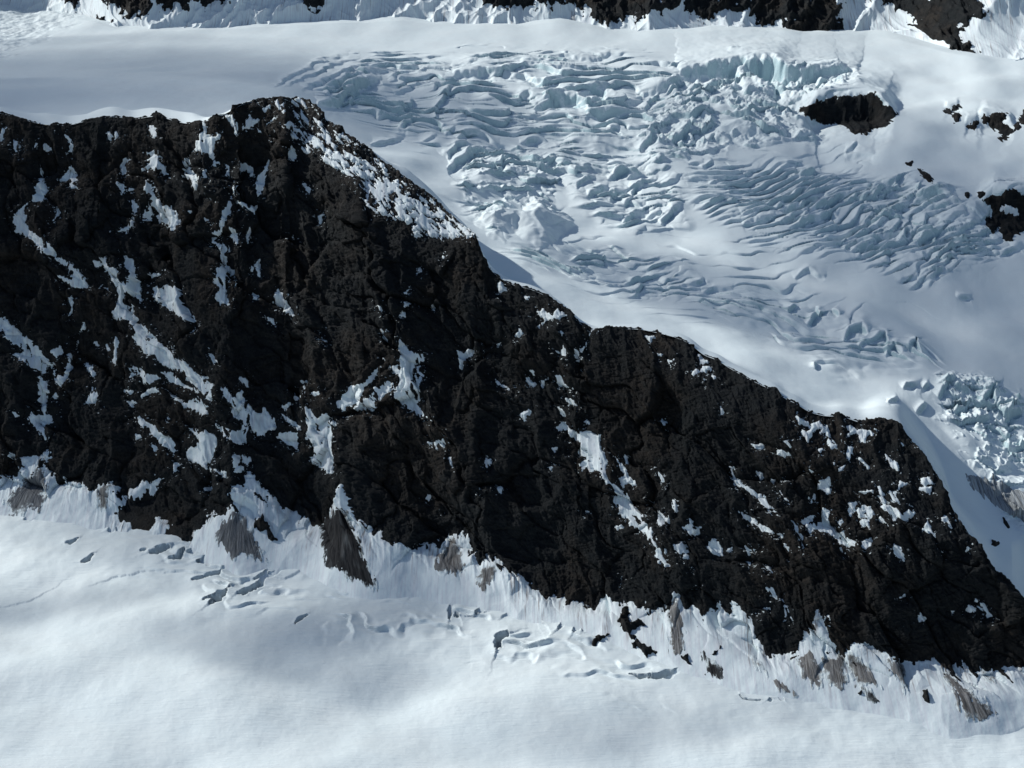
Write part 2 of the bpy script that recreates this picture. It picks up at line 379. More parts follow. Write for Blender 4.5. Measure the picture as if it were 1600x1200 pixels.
PATCHES = rows_of('''
long curved snow gully with a hooked lower end near the left edge|A|190 775 205 800 200 830 220 890 205 945 165 945 130 960 120 985 125 1020 110 1040 140 1075 200 1110 240 1150 270 1200 300 1220 350 1260 370 1260 380 1300 410 1330 380 1350 340 1335 300 1320 275 1290 330 1315 345 1280 320 1250 260 1205 225 1195 170 1150 130 1110 80 1085 60 1040 60 1005 100 970 150 925 165 905 160 870 185 850 185 800
small tent-shaped snow patch high on the left rock wall|A|330 775 365 810 350 850 320 845 360 880 335 890 318 850 280 850 305 815
-|A|285 605 300 630 330 650 350 690 340 720 310 715 325 680 310 650
-|A|165 668 185 672 162 692
-|A|207 678 230 700 205 702
-|A|10 598 30 600 10 652 -6 655
-|A|60 650 90 660 80 690 90 715 70 720 60 685
-|A|700 590 720 592 742 640 720 650 705 630
arrowhead snow patch with a trailing tail below the left crest|A|720 700 740 740 770 790 800 835 770 810 740 780 710 785 670 790 700 760 710 735 670 715 700 712
-|A|580 735 600 750 580 765 600 800 580 840 560 790
-|A|545 860 580 860 590 885 625 890 590 900 570 922 565 890
two-lobed snow patch stepping down the left rock wall|A|680 840 710 860 735 910 750 960 790 960 810 1000 840 1050 800 1070 750 1040 735 990 715 960 700 1020 665 1020 695 985 700 950 710 915 670 890
thin wavering snow thread in a crack of the left wall|A|615 930 640 970 640 1010 620 1060 600 1080 555 1085 580 1065 605 1058 622 1010 618 970
claw-shaped snow patch curving down below a notch in the crest|A|870 740 885 790 920 840 925 890 910 895 900 850 860 810 860 770
branching snow patch spilling from the notch left of the summit|A|955 570 975 590 965 630 1000 640 1030 618 1045 640 1010 665 1000 710 1010 740 1022 768 1000 770 975 725 940 705 895 712 930 660 945 660 930 640 950 610
narrow snow tongue running up to the crest left of the summit|A|1045 530 1090 540 1120 600 1110 635 1085 590
-|A|945 790 975 790 970 815 1005 880 970 850 950 820
long narrow snow chute falling straight below the summit|A|1090 850 1105 880 1090 950 1080 1000 1040 1055 1028 1050 1045 1000 1060 950 1080 910
-|A|1060 770 1090 780 1082 835 1060 830
-|A|1110 765 1170 765 1190 800 1190 830 1160 795 1115 785
slanting snow chute below the right shoulder of the summit|A|1262 750 1255 800 1245 860 1230 910 1205 925 1195 890 1210 830 1235 790
-|A|1100 935 1150 950 1165 970 1205 965 1195 1005 1150 975 1110 960
-|A|1170 1060 1182 1080 1155 1132 1148 1110
-|A|1075 1058 1110 1090 1115 1145 1090 1120
snow patch with ragged fingers in the middle of the left wall|A|1000 1090 1040 1070 1045 1100 1000 1130 1040 1145 1065 1170 1045 1215 1040 1235 1060 1200 1065 1250 1100 1258 1125 1320 1105 1325 1090 1290 1065 1300 1070 1380 1085 1435 1045 1425 1005 1400 1030 1350 1000 1325 1010 1260 1040 1240 1030 1180 990 1130
-|A|1488 1010 1510 1003 1512 1060 1495 1048
-|A|1420 865 1460 880 1457 922 1440 905
-|A|1365 680 1388 700 1370 742 1350 720
-|A|1160 530 1185 560 1222 560 1190 590 1135 612 1160 570
-|A|1195 590 1250 635 1268 655 1220 625
-|A|1245 580 1300 540 1280 572 1250 592
-|A|1205 470 1230 505 1270 487 1242 532 1215 500
-|A|1300 465 1312 500 1305 520 1294 480
-|A|265 958 292 1000 245 1037 260 1010
-|A|640 683 648 690 638 698
-|A|505 622 525 635 515 645
-|A|540 620 560 640 540 655
-|A|1360 1110 1400 1105 1380 1120
-|A|880 990 905 985 890 1000
-|A|960 1020 990 1045 985 1050
-|A|975 920 1000 940 990 945
broad slanting snow ramp at the far left edge|D|-40 260 0 285 60 325 130 390 185 440 220 480 240 510 225 535 195 545 170 530 130 520 105 490 70 465 105 445 50 395 20 355 -40 320
-|D|240 450 300 405 290 435 260 468
-|D|335 190 350 220 345 270 315 290 335 240 315 205
-|D|395 315 407 335 375 370 370 420 350 440 365 395 370 350
Y-shaped snow strip between two dark ribs on the left|D|325 455 340 470 330 520 310 580 290 625 270 600 255 540 275 575 300 560 315 500
-|D|390 495 430 525 435 552
funnel-shaped snow gully narrowing down to a grey debris fan at the left|D|185 575 210 590 220 660 215 738 262 740 237 775 215 800 212 860 190 830 125 765 150 715 165 745 200 740 190 690 170 685 190 660
-|D|55 728 105 750 70 757
-|D|265 625 278 660 255 685 250 662
-|D|430 613 445 640 460 670 455 712 435 695 405 685 415 665 435 655
long broad snow couloir slanting across the left rock wall|D|430 25 475 10 500 40 555 70 545 100 580 130 600 170 580 175 580 215 610 240 625 280 650 310 720 360 760 410 830 470 870 500 910 540 960 560 985 600 1000 680 990 690 950 655 930 620 860 545 800 520 750 500 720 475 680 460 650 420 612 375 640 365 620 330 590 305 570 290 535 285 525 260 550 235 560 200 545 150 520 110 480 50
forked snow finger above the long broad couloir|D|575 -10 600 0 625 20 640 100 655 150 672 225 650 200 600 165 578 150 605 110 600 60 580 40
-|D|475 138 510 155 542 180 500 165
leaf-shaped snow patch with dark holes beside the long couloir|D|700 110 720 145 770 150 795 130 840 160 850 200 880 240 905 275 922 320 900 325 850 290 800 260 750 230 720 190
-|D|690 85 760 83 735 95 700 107
-|D|540 380 550 440 545 512 525 490 535 440
snow patch with a pointed tail on the ledge below the long couloir|D|595 520 655 512 690 550 735 550 762 580 735 585 700 602 650 560 600 572 615 555
long thin snow ledge under the foot of the broad couloir|D|775 612 860 690 910 660 950 690 1000 755 960 745 880 710 830 680 785 640
thin snow ledge tucked just below the broad couloir|D|755 545 800 555 860 590 930 638 870 622 800 595
-|D|665 655 710 615 742 635 700 645
slanting snow slab low on the left rock wall|D|615 755 660 745 720 790 770 835 828 870 820 930 770 895 720 840 680 800 640 775
pronged snow apron above the dark knob at the foot of the wall|D|860 783 900 800 930 830 990 830 1030 850 1020 900 1000 950 960 980 1050 1015 1062 1032 980 1000 940 985 915 965 880 965 870 920 920 890 930 870 890 820
wide snow patch with rocky bites in the central basin of the wall|D|1030 620 1070 625 1100 655 1130 635 1140 690 1160 740 1165 820 1150 870 1090 870 1050 850 1020 800 1010 770 1060 800 1110 822 1135 790 1080 740 1085 700 1045 660
fluted snow patch right of the central gully|D|1165 700 1210 740 1240 720 1260 755 1295 760 1280 810 1230 830 1190 832 1168 790
-|D|1318 738 1370 770 1410 800 1410 822 1360 790
square snow patch below a black outcrop near the middle of the wall|D|1310 830 1395 830 1395 910 1330 880 1290 850
steep ribbed snow field with a vertical right edge at mid wall|D|1420 700 1460 720 1490 755 1530 740 1560 800 1555 900 1560 1020 1500 990 1440 940 1480 930 1460 880 1430 860 1440 800 1430 750
kite-shaped snow patch on the plain rock below the right shoulder|D|1300 158 1340 200 1370 240 1392 290 1340 265 1285 225 1290 190
-|D|1242 280 1280 300 1308 335 1280 325
-|D|1225 10 1208 40 1220 85 1198 45 1180 62 1200 30
-|D|1318 702 1368 682 1335 732
-|D|698 1070 740 1038 778 1040 725 1085 705 1117
-|D|818 962 838 975 810 1032
-|D|1095 928 1117 940 1100 982
-|D|1138 940 1167 950 1160 987
-|D|1108 1000 1137 990 1105 1022
-|D|1575 680 1602 672 1600 712 1580 722
-|D|978 458 1015 497 1000 510
-|D|795 405 812 435 825 480 805 450
-|D|1452 640 1500 628 1512 650 1470 657
-|D|950 1090 980 1084 1002 1090 965 1098
-|D|28 925 62 940 38 948
-|D|900 340 915 350 900 372
-|D|1190 180 1210 185 1200 205
-|D|1490 340 1515 362 1500 358
-|D|1500 390 1535 395 1540 410
-|D|590 630 620 632 605 645
-|D|590 680 630 685 620 700
-|D|445 405 470 420 460 430
-|D|500 420 515 440 505 445
-|D|1425 610 1440 640 1425 655
-|D|1380 640 1395 660 1385 670
-|D|635 840 660 850 640 852
-|D|715 890 735 900 725 910
-|D|780 755 812 762 790 768
-|D|1405 580 1440 590 1415 596
-|D|1130 570 1168 580 1160 612
tall white snow triangle with a narrow tail in the middle of the wall|E|275 388 300 420 340 450 390 452 395 490 370 530 397 560 370 600 370 660 380 720 422 772 350 740 300 700 245 665 250 640 275 610 285 540 275 480 268 430
outer fluted snow fan left of the tall white triangle|E|195 485 175 540 145 590 80 660 15 725 -5 720 -5 660 60 605 110 590 150 540
inner snow fan between the tall triangle and the outer fan|E|28 748 90 690 160 620 215 578 242 600 215 650 160 700 150 722 100 705
-|E|228 515 268 508 268 545 240 545
-|E|400 872 450 863 480 850 497 885 490 900 515 960 512 978 490 910 460 895
wedge-shaped snow patch alone on the dark rock right of the white triangle|E|550 440 570 455 620 430 647 445 600 475 570 495 558 518
-|E|653 445 682 433 665 462
-|E|722 415 760 398 740 432
-|E|818 370 835 348 862 360 835 387
star-shaped snow patch just under the crest notch|E|918 260 950 250 990 280 1015 240 1030 270 1058 275 1010 295 970 300 930 328 955 300
hooked snow strip below the crest notch|E|1035 358 1042 410 1060 450 1050 502 1040 470 1000 445 988 433 1030 450 1030 410
thin curved snow strip falling from the crest notch|E|1195 335 1170 380 1148 430 1122 452 1150 390 1168 345
-|E|1093 435 1115 450 1107 470 1122 503 1105 490
pointed snow patch highest of three stacked over the long right gully|E|988 548 1035 560 1050 600 1097 620 1095 635 1040 615 1020 628 1008 590
slanting lens of snow second of three stacked over the right gully|E|1030 652 1080 670 1127 712 1075 697
-|E|1005 698 1040 720 1062 750 1040 768 1020 730
long straight snow gully running down the right wall to the glacier|E|1003 802 1045 768 1060 795 1100 820 1160 820 1200 845 1217 838 1227 920 1250 960 1245 1010 1260 1050 1300 1080 1345 1135 1390 1190 1420 1215 1445 1265 1460 1315 1500 1375 1527 1445 1490 1435 1430 1362 1470 1373 1440 1315 1380 1275 1345 1235 1290 1215 1300 1185 1270 1150 1275 1110 1240 1050 1215 1020 1180 1000 1150 985 1130 1012 1118 980 1140 955 1108 930 1120 880 1070 850 1060 820 1020 822
-|E|1253 903 1300 950 1330 1010 1367 1078 1340 1050 1310 990
-|E|1468 988 1512 1030 1527 1077 1500 1060
-|E|713 560 740 590 790 620 802 635 770 632 735 605
-|E|808 628 827 650 810 655
-|E|868 570 908 600 880 606
-|E|892 535 912 543 900 553
-|E|938 585 968 573 945 608
-|E|848 742 878 728 860 762
-|E|300 177 320 138 330 158
-|E|163 228 192 233 196 268
-|E|255 287 290 263 297 285
-|E|738 130 752 123 768 160 745 165
-|E|1423 375 1462 378 1450 397
-|E|1535 490 1560 485 1545 502
-|E|1480 455 1505 462 1485 466
-|E|678 955 695 955 685 978
-|E|400 1115 420 1122 410 1145
-|E|1138 758 1158 778 1145 780
-|E|990 900 1020 895 1000 910
-|E|975 990 990 990 982 1003
-|E|360 70 375 40 370 72
-|E|475 0 490 5 480 14
-|E|1500 770 1520 780 1520 810
-|E|1330 940 1342 945 1338 965
-|E|1300 1040 1330 1050 1320 1080
-|E|185 345 205 355 195 362
-|E|195 375 215 395 200 397
-|E|860 195 875 195 868 207
-|E|860 248 875 250 868 258
-|E|428 232 440 234 436 242
-|E|1065 905 1085 905 1075 913
-|E|485 870 500 880 495 890
-|E|300 215 340 228 305 228
-|F|40 555 60 530 80 535 95 520 125 518 137 530 95 550 55 560
-|F|78 465 85 485 118 495 85 500
-|F|535 748 582 782 560 778
snow streak branching under the flat rock cap near the right end of the crest|F|615 790 640 780 680 800 692 850 733 908 700 890 678 860 682 818 620 812 592 848 563 842 570 820 600 815
antler-shaped snow patch beneath the crest corner at the right|F|768 795 820 815 870 813 910 828 895 860 880 830 865 840 862 880 840 868 833 835 800 830 758 852 790 820
zigzag snow strip below the antler-shaped patch|F|773 885 802 900 793 930 782 962 763 920
-|F|445 905 490 915 523 942 468 940
-|F|322 880 372 890 345 902
-|F|460 865 490 863 508 893
-|F|828 938 873 988 850 970
-|F|953 928 985 962 1012 963 1012 1003 980 980
-|F|728 995 767 978 752 1010 728 1022
slanting white snow patch on the lower right spur|F|640 1050 692 1040 690 1112 640 1100 622 1150 598 1168 598 1130 628 1095
-|F|458 1102 503 1150 475 1148
long snow ledge slanting down the spur on the right|F|220 985 242 988 245 1028 272 1050 320 1090 380 1120 430 1180 447 1202 400 1187 340 1130 280 1090 238 1070 240 1030 222 1010
forked snow patch with feathered ends near the right shoulder|F|1025 1060 1062 1053 1067 1075 1022 1080 1012 1130 1022 1160 980 1152 963 1100 1010 1090
-|F|1118 1040 1152 1035 1178 1062 1140 1070 1123 1067
-|F|1118 1083 1167 1085 1160 1107 1123 1102
-|F|905 1065 937 1090 942 1130 972 1190 940 1182 928 1120
-|F|778 1160 812 1153 800 1198
-|F|828 1185 850 1165 882 1180 892 1197 840 1202
-|F|588 1000 627 1015 600 1017
-|F|828 1105 902 1098 860 1112
-|F|1028 878 1077 902
-|F|413 1050 442 1043 430 1067
-|F|453 1045 482 1055 465 1067
-|F|353 1013 377 1020 370 1042
-|F|140 562 157 566 146 578
-|F|108 570 120 590 110 604
-|F|640 912 655 908 645 922
-|F|705 965 722 970 712 980
-|F|180 705 192 720 185 745
-|H|265 0 340 30 400 72 440 97 480 88 475 127 440 110 370 90 320 50 290 30
-|H|0 72 30 52 40 20 52 78 80 78 83 100 40 112
-|H|128 140 150 128 192 170 185 197 155 202 123 160
-|H|-4 185 20 210 5 223
-|H|268 155 300 153 320 170 362 175 330 190 310 207 300 180
-|H|518 45 550 60 547 95 570 115 577 178 560 170 543 110 525 80
bright white snow sweep with flecked edges low on the right wall|H|650 -25 690 -10 687 30 710 70 717 105 760 80 772 115 812 140 817 167 780 167 740 130 700 120 670 97 630 85 598 102 588 60 630 60 652 40
rounded snow patch right of the bright white sweep|H|838 135 890 118 897 140 860 182 838 165
-|H|743 175 762 195 755 203
-|H|978 163 1012 163 1042 200 1035 222 1000 195
ribbed snow patch with a scalloped lower edge below the right shoulder|T|705 910 760 915 800 940 840 975 880 940 908 960 890 1005 860 1030 820 1000 780 1025 740 960
-|H|1128 80 1150 33 1162 70 1187 112 1160 95
-|H|1213 28 1242 18 1262 67 1235 50
-|H|478 153 497 165 507 207
-|H|208 182 232 168 220 187
-|H|298 230 327 233 320 257
-|H|400 355 430 353 447 395 450 418 420 402
-|H|473 413 497 440 512 480 527 517 480 492 473 450
-|H|338 472 362 463 345 493
-|H|1383 418 1422 430 1437 460 1468 492 1425 502 1420 460
-|H|1322 465 1345 443 1372 455 1350 473
-|H|1013 402 1047 383 1030 407
-|H|1103 478 1133 500 1115 507
-|H|385 250 412 258 427 287 395 268
-|H|38 283 63 345 50 352
-|H|1208 173 1228 190 1214 195
-|H|1255 460 1275 465 1262 475
-|H|385 452 408 450 395 460
-|H|1345 175 1330 185 1338 165
-|T|70 575 110 580 160 618 110 608 65 600
-|T|505 905 550 900 545 935 520 978 510 950
-|T|560 930 600 940 640 930 655 970 630 992 610 960 570 985
-|T|590 1015 625 1020 632 1052 605 1040
-|T|250 980 295 980 270 1005 225 1020
-|T|850 770 888 790 845 805 835 790
-|T|1092 995 1130 1050 1148 1058 1110 1030
-|T|970 1070 1000 1020 1048 1118 1000 1075
-|T|965 760 1000 745 1038 782 985 790
-|T|440 1020 458 1015 450 1040
-|T|700 1000 760 1040 710 1020
-|T|580 1160 640 1130 662 1150 630 1190 590 1185
-|G|1138 110 1172 120 1145 132
-|G|1488 98 1512 130 1537 160 1500 192 1483 150
-|G|1558 277 1600 268 1620 300 1600 325 1563 302
-|G|1440 55 1452 62 1444 90
-|G|1275 185 1310 185 1295 200
-|G|1320 430 1335 432 1325 442
-|G|1515 285 1530 295 1520 312
-|G|1560 70 1575 90 1568 125
-|G|480 122 490 124 484 132
-|G|400 35 418 45 405 58
-|G|640 20 656 50 648 45
-|G|735 10 748 12 740 22
''')
SHOULDER = pts('P', '160 420 205 490 245 535 320 590 390 628 430 690 500 712 580 745 650 785 760 830 800 870 880 905 930 950 1000 1000 1080 1050 1150 1100 1230 1150 1340 1192 1370 1215 1320 1240 1000 1230 960 1145 880 1115 750 1095 700 1055 670 1005 620 925 595 875 560 845 480 805 440 775 400 725 320 705 280 665 215 635 205 585 168 548 200 515 178 480')
UPPERSHOULDER = pts('P', '190 400 260 370 330 400 385 450 440 540 560 610 680 690 760 770 830 830 950 900 1080 990 1200 1080 1340 1190 1230 1150 1080 1050 930 950 800 870 650 785 500 712 390 628 245 535')

FARROCKS = rows_of('''
small black crag at the very top left of the far snow wall|W|86 -155 133 -132 133 0 126 5 120 14 108 5 92 0
flat black rock shelf poking from snow at the top left|W|144 25 163 27 173 35 160 38
jagged black crag hanging into the top left snow slope|W|158 -169 235 -146 237 5 239 15 233 28 213 21 203 32 188 20 170 10 160 0
stepped black crag with hanging prongs left of the top centre|W|243 -123 357 -160 355 4 333 5 320 15 300 6 297 19 275 9 263 15 243 11
lone drooping black crag at the top edge left of centre|W|461 -137 509 -174 508 3 497 21 477 10 463 1
tiny dark crag touching the top edge beside the centre|W|668 -151 695 -128 692 0 680 7
wide black cliff with a scalloped foot at the top centre|W|743 -165 1061 -142 1068 0 1057 13 1033 18 1010 21 993 36 980 30 950 39 917 27 917 13 900 17 887 8 870 3 863 14 853 5 840 3 833 20 820 12 787 13 760 8 745 0
broad brown-black cliff above dirty flutes right of the top centre|W|1065 -119 1318 -156 1313 0 1319 13 1313 27 1323 44 1338 51 1323 49 1300 51 1280 55 1253 59 1233 48 1213 48 1225 30 1206 41 1183 48 1187 39 1176 31 1166 19 1133 20 1109 29 1086 29 1073 24 1066 4
dark triangular cliff tapering down to a point at the top right|W|1352 -133 1520 -170 1529 0 1542 20 1525 33 1502 43 1505 56 1528 80 1526 97 1500 85 1480 74 1466 63 1440 50 1420 32 1400 13 1362 0
''')
NUNATAKS = rows_of('''
black rock cliff under the ice cliff edge on the upper glacier|C|548 515 610 485 680 458 760 450 790 452 850 447 870 435 902 435 912 460 940 490 970 500 1012 526 990 552 960 597 900 602 862 628 815 625 770 600 740 582 660 580 600 552
upper thin black rock sliver on the right snow slope|C|1220 517 1298 490 1307 505 1252 537
squat black rock just under the thin sliver|C|1262 540 1300 523 1307 550 1280 588
small winged black rock between the squat rock and the big cluster|C|1327 592 1390 563 1392 570 1370 607
large ragged black rock on the right snow slope with a drooping tail|C|1398 550 1450 533 1525 528 1500 570 1547 610 1542 642 1500 662 1480 647 1500 630 1460 600 1420 582
little black rock beside the ragged rock|C|1548 590 1575 573 1587 600 1560 612
black rock cut by the right edge of the picture above the cluster|C|1578 562 1602 512 1650 515 1665 560 1600 588
round black boulder left of the big right edge crag|C|1385 905 1405 893 1422 915 1395 928
big black crag with a snow pocket at the right edge|C|1408 935 1450 908 1490 920 1520 888 1560 893 1600 910 1720 930 1740 1080 1600 1085 1560 1097 1540 1132 1500 1112 1480 1060 1455 1102 1430 1060 1418 1020 1460 1010 1440 965
tiny black rock tip left of the right edge crag|S|1230 85 1258 82 1258 112 1238 115
pair of dark slivers at the left margin of the icefall below the nunatak|R|1420 780 1460 772 1462 790 1430 798
dark rubble line beside the icefall margin|R|1500 815 1560 850 1600 880 1590 905 1550 885 1505 845
little dark tooth standing in the snow behind the right end of the crest|T|1462 1030 1478 985 1502 1055 1480 1060
low dark rock on the snow behind the right end of the crest|T|1398 1132 1440 1150 1435 1172 1400 1165
''')
BASEROCKS = rows_of('''
tall leaning black rock at the head of the lower snow aprons|G|1292 630 1310 600 1328 560 1350 562 1352 620 1368 640 1400 625 1428 650 1390 662 1360 690 1330 682 1305 650
strung out black rubble below the tall leaning rock|G|1345 690 1380 700 1395 730 1450 752 1482 780 1430 795 1400 755 1358 762 1370 730
stubby black rock left of the black rubble|G|1172 715 1200 703 1250 693 1205 740 1190 762 1168 757
dark curved rock tongue inside the grey debris fan|L|1188 470 1230 435 1258 480 1298 550 1270 555 1250 505 1205 512
dark rock peg at the foot of the big knob|L|850 485 908 485 897 562 853 557
black rock spike beside the striped brown dirt fans at lower right|H|1128 835 1150 825 1162 860 1162 902 1135 885
small black hole-like rock in the striped fans|H|815 845 835 838 842 855 820 860
black block at the head of the dark debris streak|H|-10 672 25 663 42 718 0 690
short black rock wedge beside the dark debris streak|H|132 668 182 628 178 648 150 672
''')
DEBRIS = rows_of('''
g|grey debris fan spreading below the funnel gully at the far left|L|200 195 217 260 207 350 182 430 160 420 130 395 70 447 55 410 30 372 60 320 120 260
g|broad grey debris fan below the central gully|L|1095 425 1130 425 1180 500 1215 580 1237 655 1200 652 1150 620 1080 637 1040 580 1008 540 1025 490
d|dark grey debris tongue ending in a sharp point|W|502 815 520 800 533 790 545 810 560 843 573 877 584 900 592 918 583 921 566 908 545 903 527 888 508 885 503 850
b|striped brown dirt fan on the small white cone|G|520 240 560 290 580 400 530 412 470 402 438 382 450 320
b|faint brown dirt streak below the small white cone|G|660 390 720 368 712 440 672 502 638 450
b|brown dirt fan leftmost of the striped fans at lower right|H|540 675 600 645 640 700 652 822 620 820 560 760
b|brown dirt fan in the middle of the striped fans at lower right|H|650 685 760 675 782 800 740 835 690 800
b|brown dirt fan rightmost of the striped fans with a long stripe|H|770 665 840 675 890 750 917 812 880 800 810 822
d|dark lump of debris below the striped brown fans|H|840 820 900 838 922 888 860 885
b|brown dirt streak left of the black rock spike|H|960 690 1040 718 1052 782 1035 850 1030 790 970 740
b|long brown dirt tongue reaching out on to the snow at lower right|H|1210 708 1260 770 1330 820 1400 880 1468 948 1392 982 1300 932 1280 850 1230 770
b|short brown dirt streak furthest right under the wall|H|1380 728 1440 748 1480 820 1420 780
d|dark debris streak below the black block|H|95 658 130 678 188 740 180 778 108 762
b|thin brown dirt line slanting down the apron|H|318 680 380 728 450 790 535 862 480 842 400 770
b|faint brown stain on the left apron|L|458 298 512 298 502 400 463 412
b|pale brown streaked stain beside the long right gully|G|1530 555 1570 530 1610 640 1600 790 1545 790
''')
DIRTYICE = pts('T', '1240 725 1330 742 1390 765 1400 725 1430 760 1500 800 1650 850 1650 1050 1560 992 1470 952 1390 902 1320 842 1275 795')

CREV = rows_of('''
4|W|300 905 330 900 352 892
5|W|318 940 345 930 360 922
4|W|395 905 420 900 442 893
4|W|430 880 455 876
4|W|455 862 478 850
5|W|598 935 620 925 640 930
5|W|655 905 668 885 672 870
4|W|700 945 730 950 752 940
4|L|315 565 345 560 365 548
5|L|380 645 410 640 435 622
3|L|660 612 690 609
8|L|705 625 750 615 790 598
7|L|800 650 835 640 860 620
7|L|880 625 910 620 920 605
9|L|930 665 1000 655 1050 640
9|L|985 860 1030 830 1065 800
7|L|1120 810 1160 790 1200 765
7|L|1200 770 1230 740 1250 710
7|L|1390 635 1430 610 1460 590
4|L|1380 945 1440 910
4|L|115 465 160 455
3|L|205 420 235 410
4|L|275 440 330 440 360 455
5|L|390 470 440 450
5|L|470 480 530 465
6|L|510 515 532 510
7|L|550 510 585 503
6|L|1095 657 1145 657
5|G|235 385 290 355 310 330
10|G|370 480 400 445 425 415
8|G|390 515 420 510
9|G|500 505 525 480
5|G|440 500 470 520
6|G|505 630 510 580
7|G|540 600 550 620
7|G|640 610 690 580 700 555
10|G|728 750 740 710 775 700
7|G|1020 680 1060 650 1085 620
6|G|1090 700 1120 665 1150 645
5|G|1135 690 1165 660
5|G|1175 665 1210 655
5|G|1360 880 1400 890 1450 885
7|G|1450 895 1530 890 1590 870
3|G|720 500 790 480
4|G|770 578 795 565
4|G|235 480 260 440
4|G|300 505 320 490
5|H|780 900 800 870
4|H|400 895 415 890
5|H|1225 905 1240 912
5|H|455 870 475 890
4|H|0 745 70 760
3|H|270 860 290 880 360 890
''')
LIPS = rows_of('''
1.2|L|-60 860 0 832 130 790 250 735 330 690
1.6|L|360 760 440 740 520 715 600 705 690 690 780 700 880 690
2.5|L|700 610 800 590 950 590
2.2|L|980 660 1050 650 1150 680 1250 700
-5|G|985 690 960 730 860 725
4|G|730 640 800 600 930 640 985 690
2.0|L|1260 720 1330 730 1480 690
2.5|G|520 625 640 615 720 600
2.5|H|470 850 520 830 700 850
''')

SCARPS = rows_of('''
5|P|120 310 200 250 330 190 400 140 580 108
5|P|170 315 310 240 380 225 480 160 660 128
7|P|290 315 450 270 540 240 600 200 800 160
10|P|430 350 520 290 600 250 700 230 880 215
13|P|380 420 520 400 600 330 720 290 790 285
6|P|840 270 920 215 1015 195
4|P|920 165 1060 160 1200 180
6|P|1020 210 1120 190 1210 200
5|P|1200 185 1300 165 1400 140 1600 135
9|P|600 420 620 340 690 320
9|P|830 490 920 460 975 390 980 350
9|P|890 560 930 570 980 510
6|P|720 640 820 640 930 610
4|P|1250 520 1360 490
4|P|1250 555 1310 530
6|P|1180 630 1250 600
7|P|1260 660 1320 620 1410 600
4|P|1030 655 1120 645
8|P|1120 510 1160 420 1240 300
12|P|1230 240 1400 225 1600 225
6|P|860 350 1000 290 1180 250
9|P|1190 760 1260 700 1310 680
13|P|1200 800 1300 770 1400 730 1530 710
8|P|1520 860 1560 770 1600 740
6|Q|0 145 120 145 300 150 500 150
7|Q|200 130 400 118 560 125 700 110
7|Q|40 200 200 170 400 185 620 180
10|Q|20 235 150 230 300 300 380 280
7|Q|270 305 360 260 480 245
8|Q|480 345 560 330 680 290
7|Q|80 395 170 350 260 370
6|Q|260 375 380 370 460 345
8|Q|850 340 930 310 1050 310 1180 250
8|Q|680 400 780 390 900 385
9|Q|900 440 980 350 960 340
10|Q|560 420 660 400 650 395
12|Q|540 500 660 490 780 480 900 470
16|Q|210 420 330 380 480 380 560 470
8|Q|680 590 750 575
9|Q|880 700 960 620 1000 580
12|Q|1090 640 1200 560 1240 540
10|Q|1280 660 1340 620 1440 660
8|Q|150 650 220 620 290 625
7|Q|160 800 250 770
8|Q|250 880 330 800 440 830
7|Q|470 880 560 840 690 850
8|Q|680 880 740 850 800 840
6|Q|800 870 870 845
6|Q|480 980 540 920 600 900
9|Q|560 1020 640 970 700 960
9|Q|680 1040 740 970 800 980
8|Q|820 1000 860 950 900 960
8|Q|890 940 940 890 980 890
6|Q|780 1060 820 1040 890 1070
8|Q|770 1160 850 1100 920 1100
7|Q|920 1120 1000 1085
9|Q|1010 1150 1080 1090 1150 1075
5|Q|1040 740 1100 730 1180 750
5|Q|1190 770 1270 760
6|Q|1270 800 1350 760
6|R|80 895 180 870 300 865 430 830 510 790
5|R|190 910 290 880 350 880
5|R|320 990 400 970 450 950
6|R|370 1055 480 1020 560 1000 640 985 760 930
9|R|540 1050 640 1040 720 990 830 930
9|R|750 1100 800 1030 900 970
9|R|610 1090 740 1060 880 990
8|R|770 1140 900 1080 1000 1000 1080 980
7|R|380 1130 460 1110 560 1100
7|R|400 1175 500 1140 600 1140
9|R|750 1180 820 1140 940 1090 1010 1100
5|R|580 840 680 790 790 765
9|R|760 860 850 850 860 810
6|R|1180 980 1250 930 1390 900
7|R|1210 1010 1260 980 1290 985
6|R|1060 680 1130 635
6|R|1050 700 1130 695 1220 710
6|S|620 100 700 40 820 20
6|S|650 135 720 100
7|S|930 140 1030 140 1130 150
10|S|960 210 1060 200 1180 180
8|S|470 405 560 370 640 325
10|S|480 450 560 400 680 380 760 350
10|S|520 465 620 430 790 395
8|S|690 470 800 430
7|S|750 340 810 290 830 265
9|S|820 420 880 340 920 340
9|S|950 400 1030 370
7|S|940 630 1030 625 1110 585
6|S|1180 740 1280 740
8|S|1450 470 1530 440 1600 430
7|S|0 190 70 180 180 100 270 50
7|S|30 190 130 190 210 140 330 90
8|S|110 245 220 240 320 190 480 100
8|S|190 300 290 270 400 210
6|S|690 290 750 240 860 205
6|S|740 250 800 200 880 180
7|S|120 830 160 790 180 770
8|S|240 900 320 830 300 780
6|S|400 800 440 840
9|S|470 1000 510 940 580 930 620 970
8|S|570 1050 660 1000 720 980 740 1050
8|S|740 1090 800 1050 840 1095
8|S|870 1080 915 1040 950 1110
6|S|300 1170 310 1130
5|S|170 600 250 570 350 600
7|T|850 210 870 190 940 200
7|T|960 215 1000 210
10|T|1060 280 1130 200 1180 240 1250 260
12|T|1340 320 1390 250 1410 330
8|T|1170 350 1250 300
9|T|1480 420 1530 370 1600 370
5|T|750 290 810 270
6|T|940 360 1000 300
9|C|1080 960 1180 948 1260 963
7|F|0 150 60 155 110 120
6|F|90 180 150 160 230 170
''')
CLIFFS = rows_of('''
34|C|540 540 600 525 700 510 790 512 860 515 930 540 1010 560
26|C|1370 960 1440 970 1500 985 1580 980 1680 960 1760 980
14|C|1380 570 1450 575 1560 600
7|C|1215 520 1310 505
8|C|1320 585 1400 575
''')
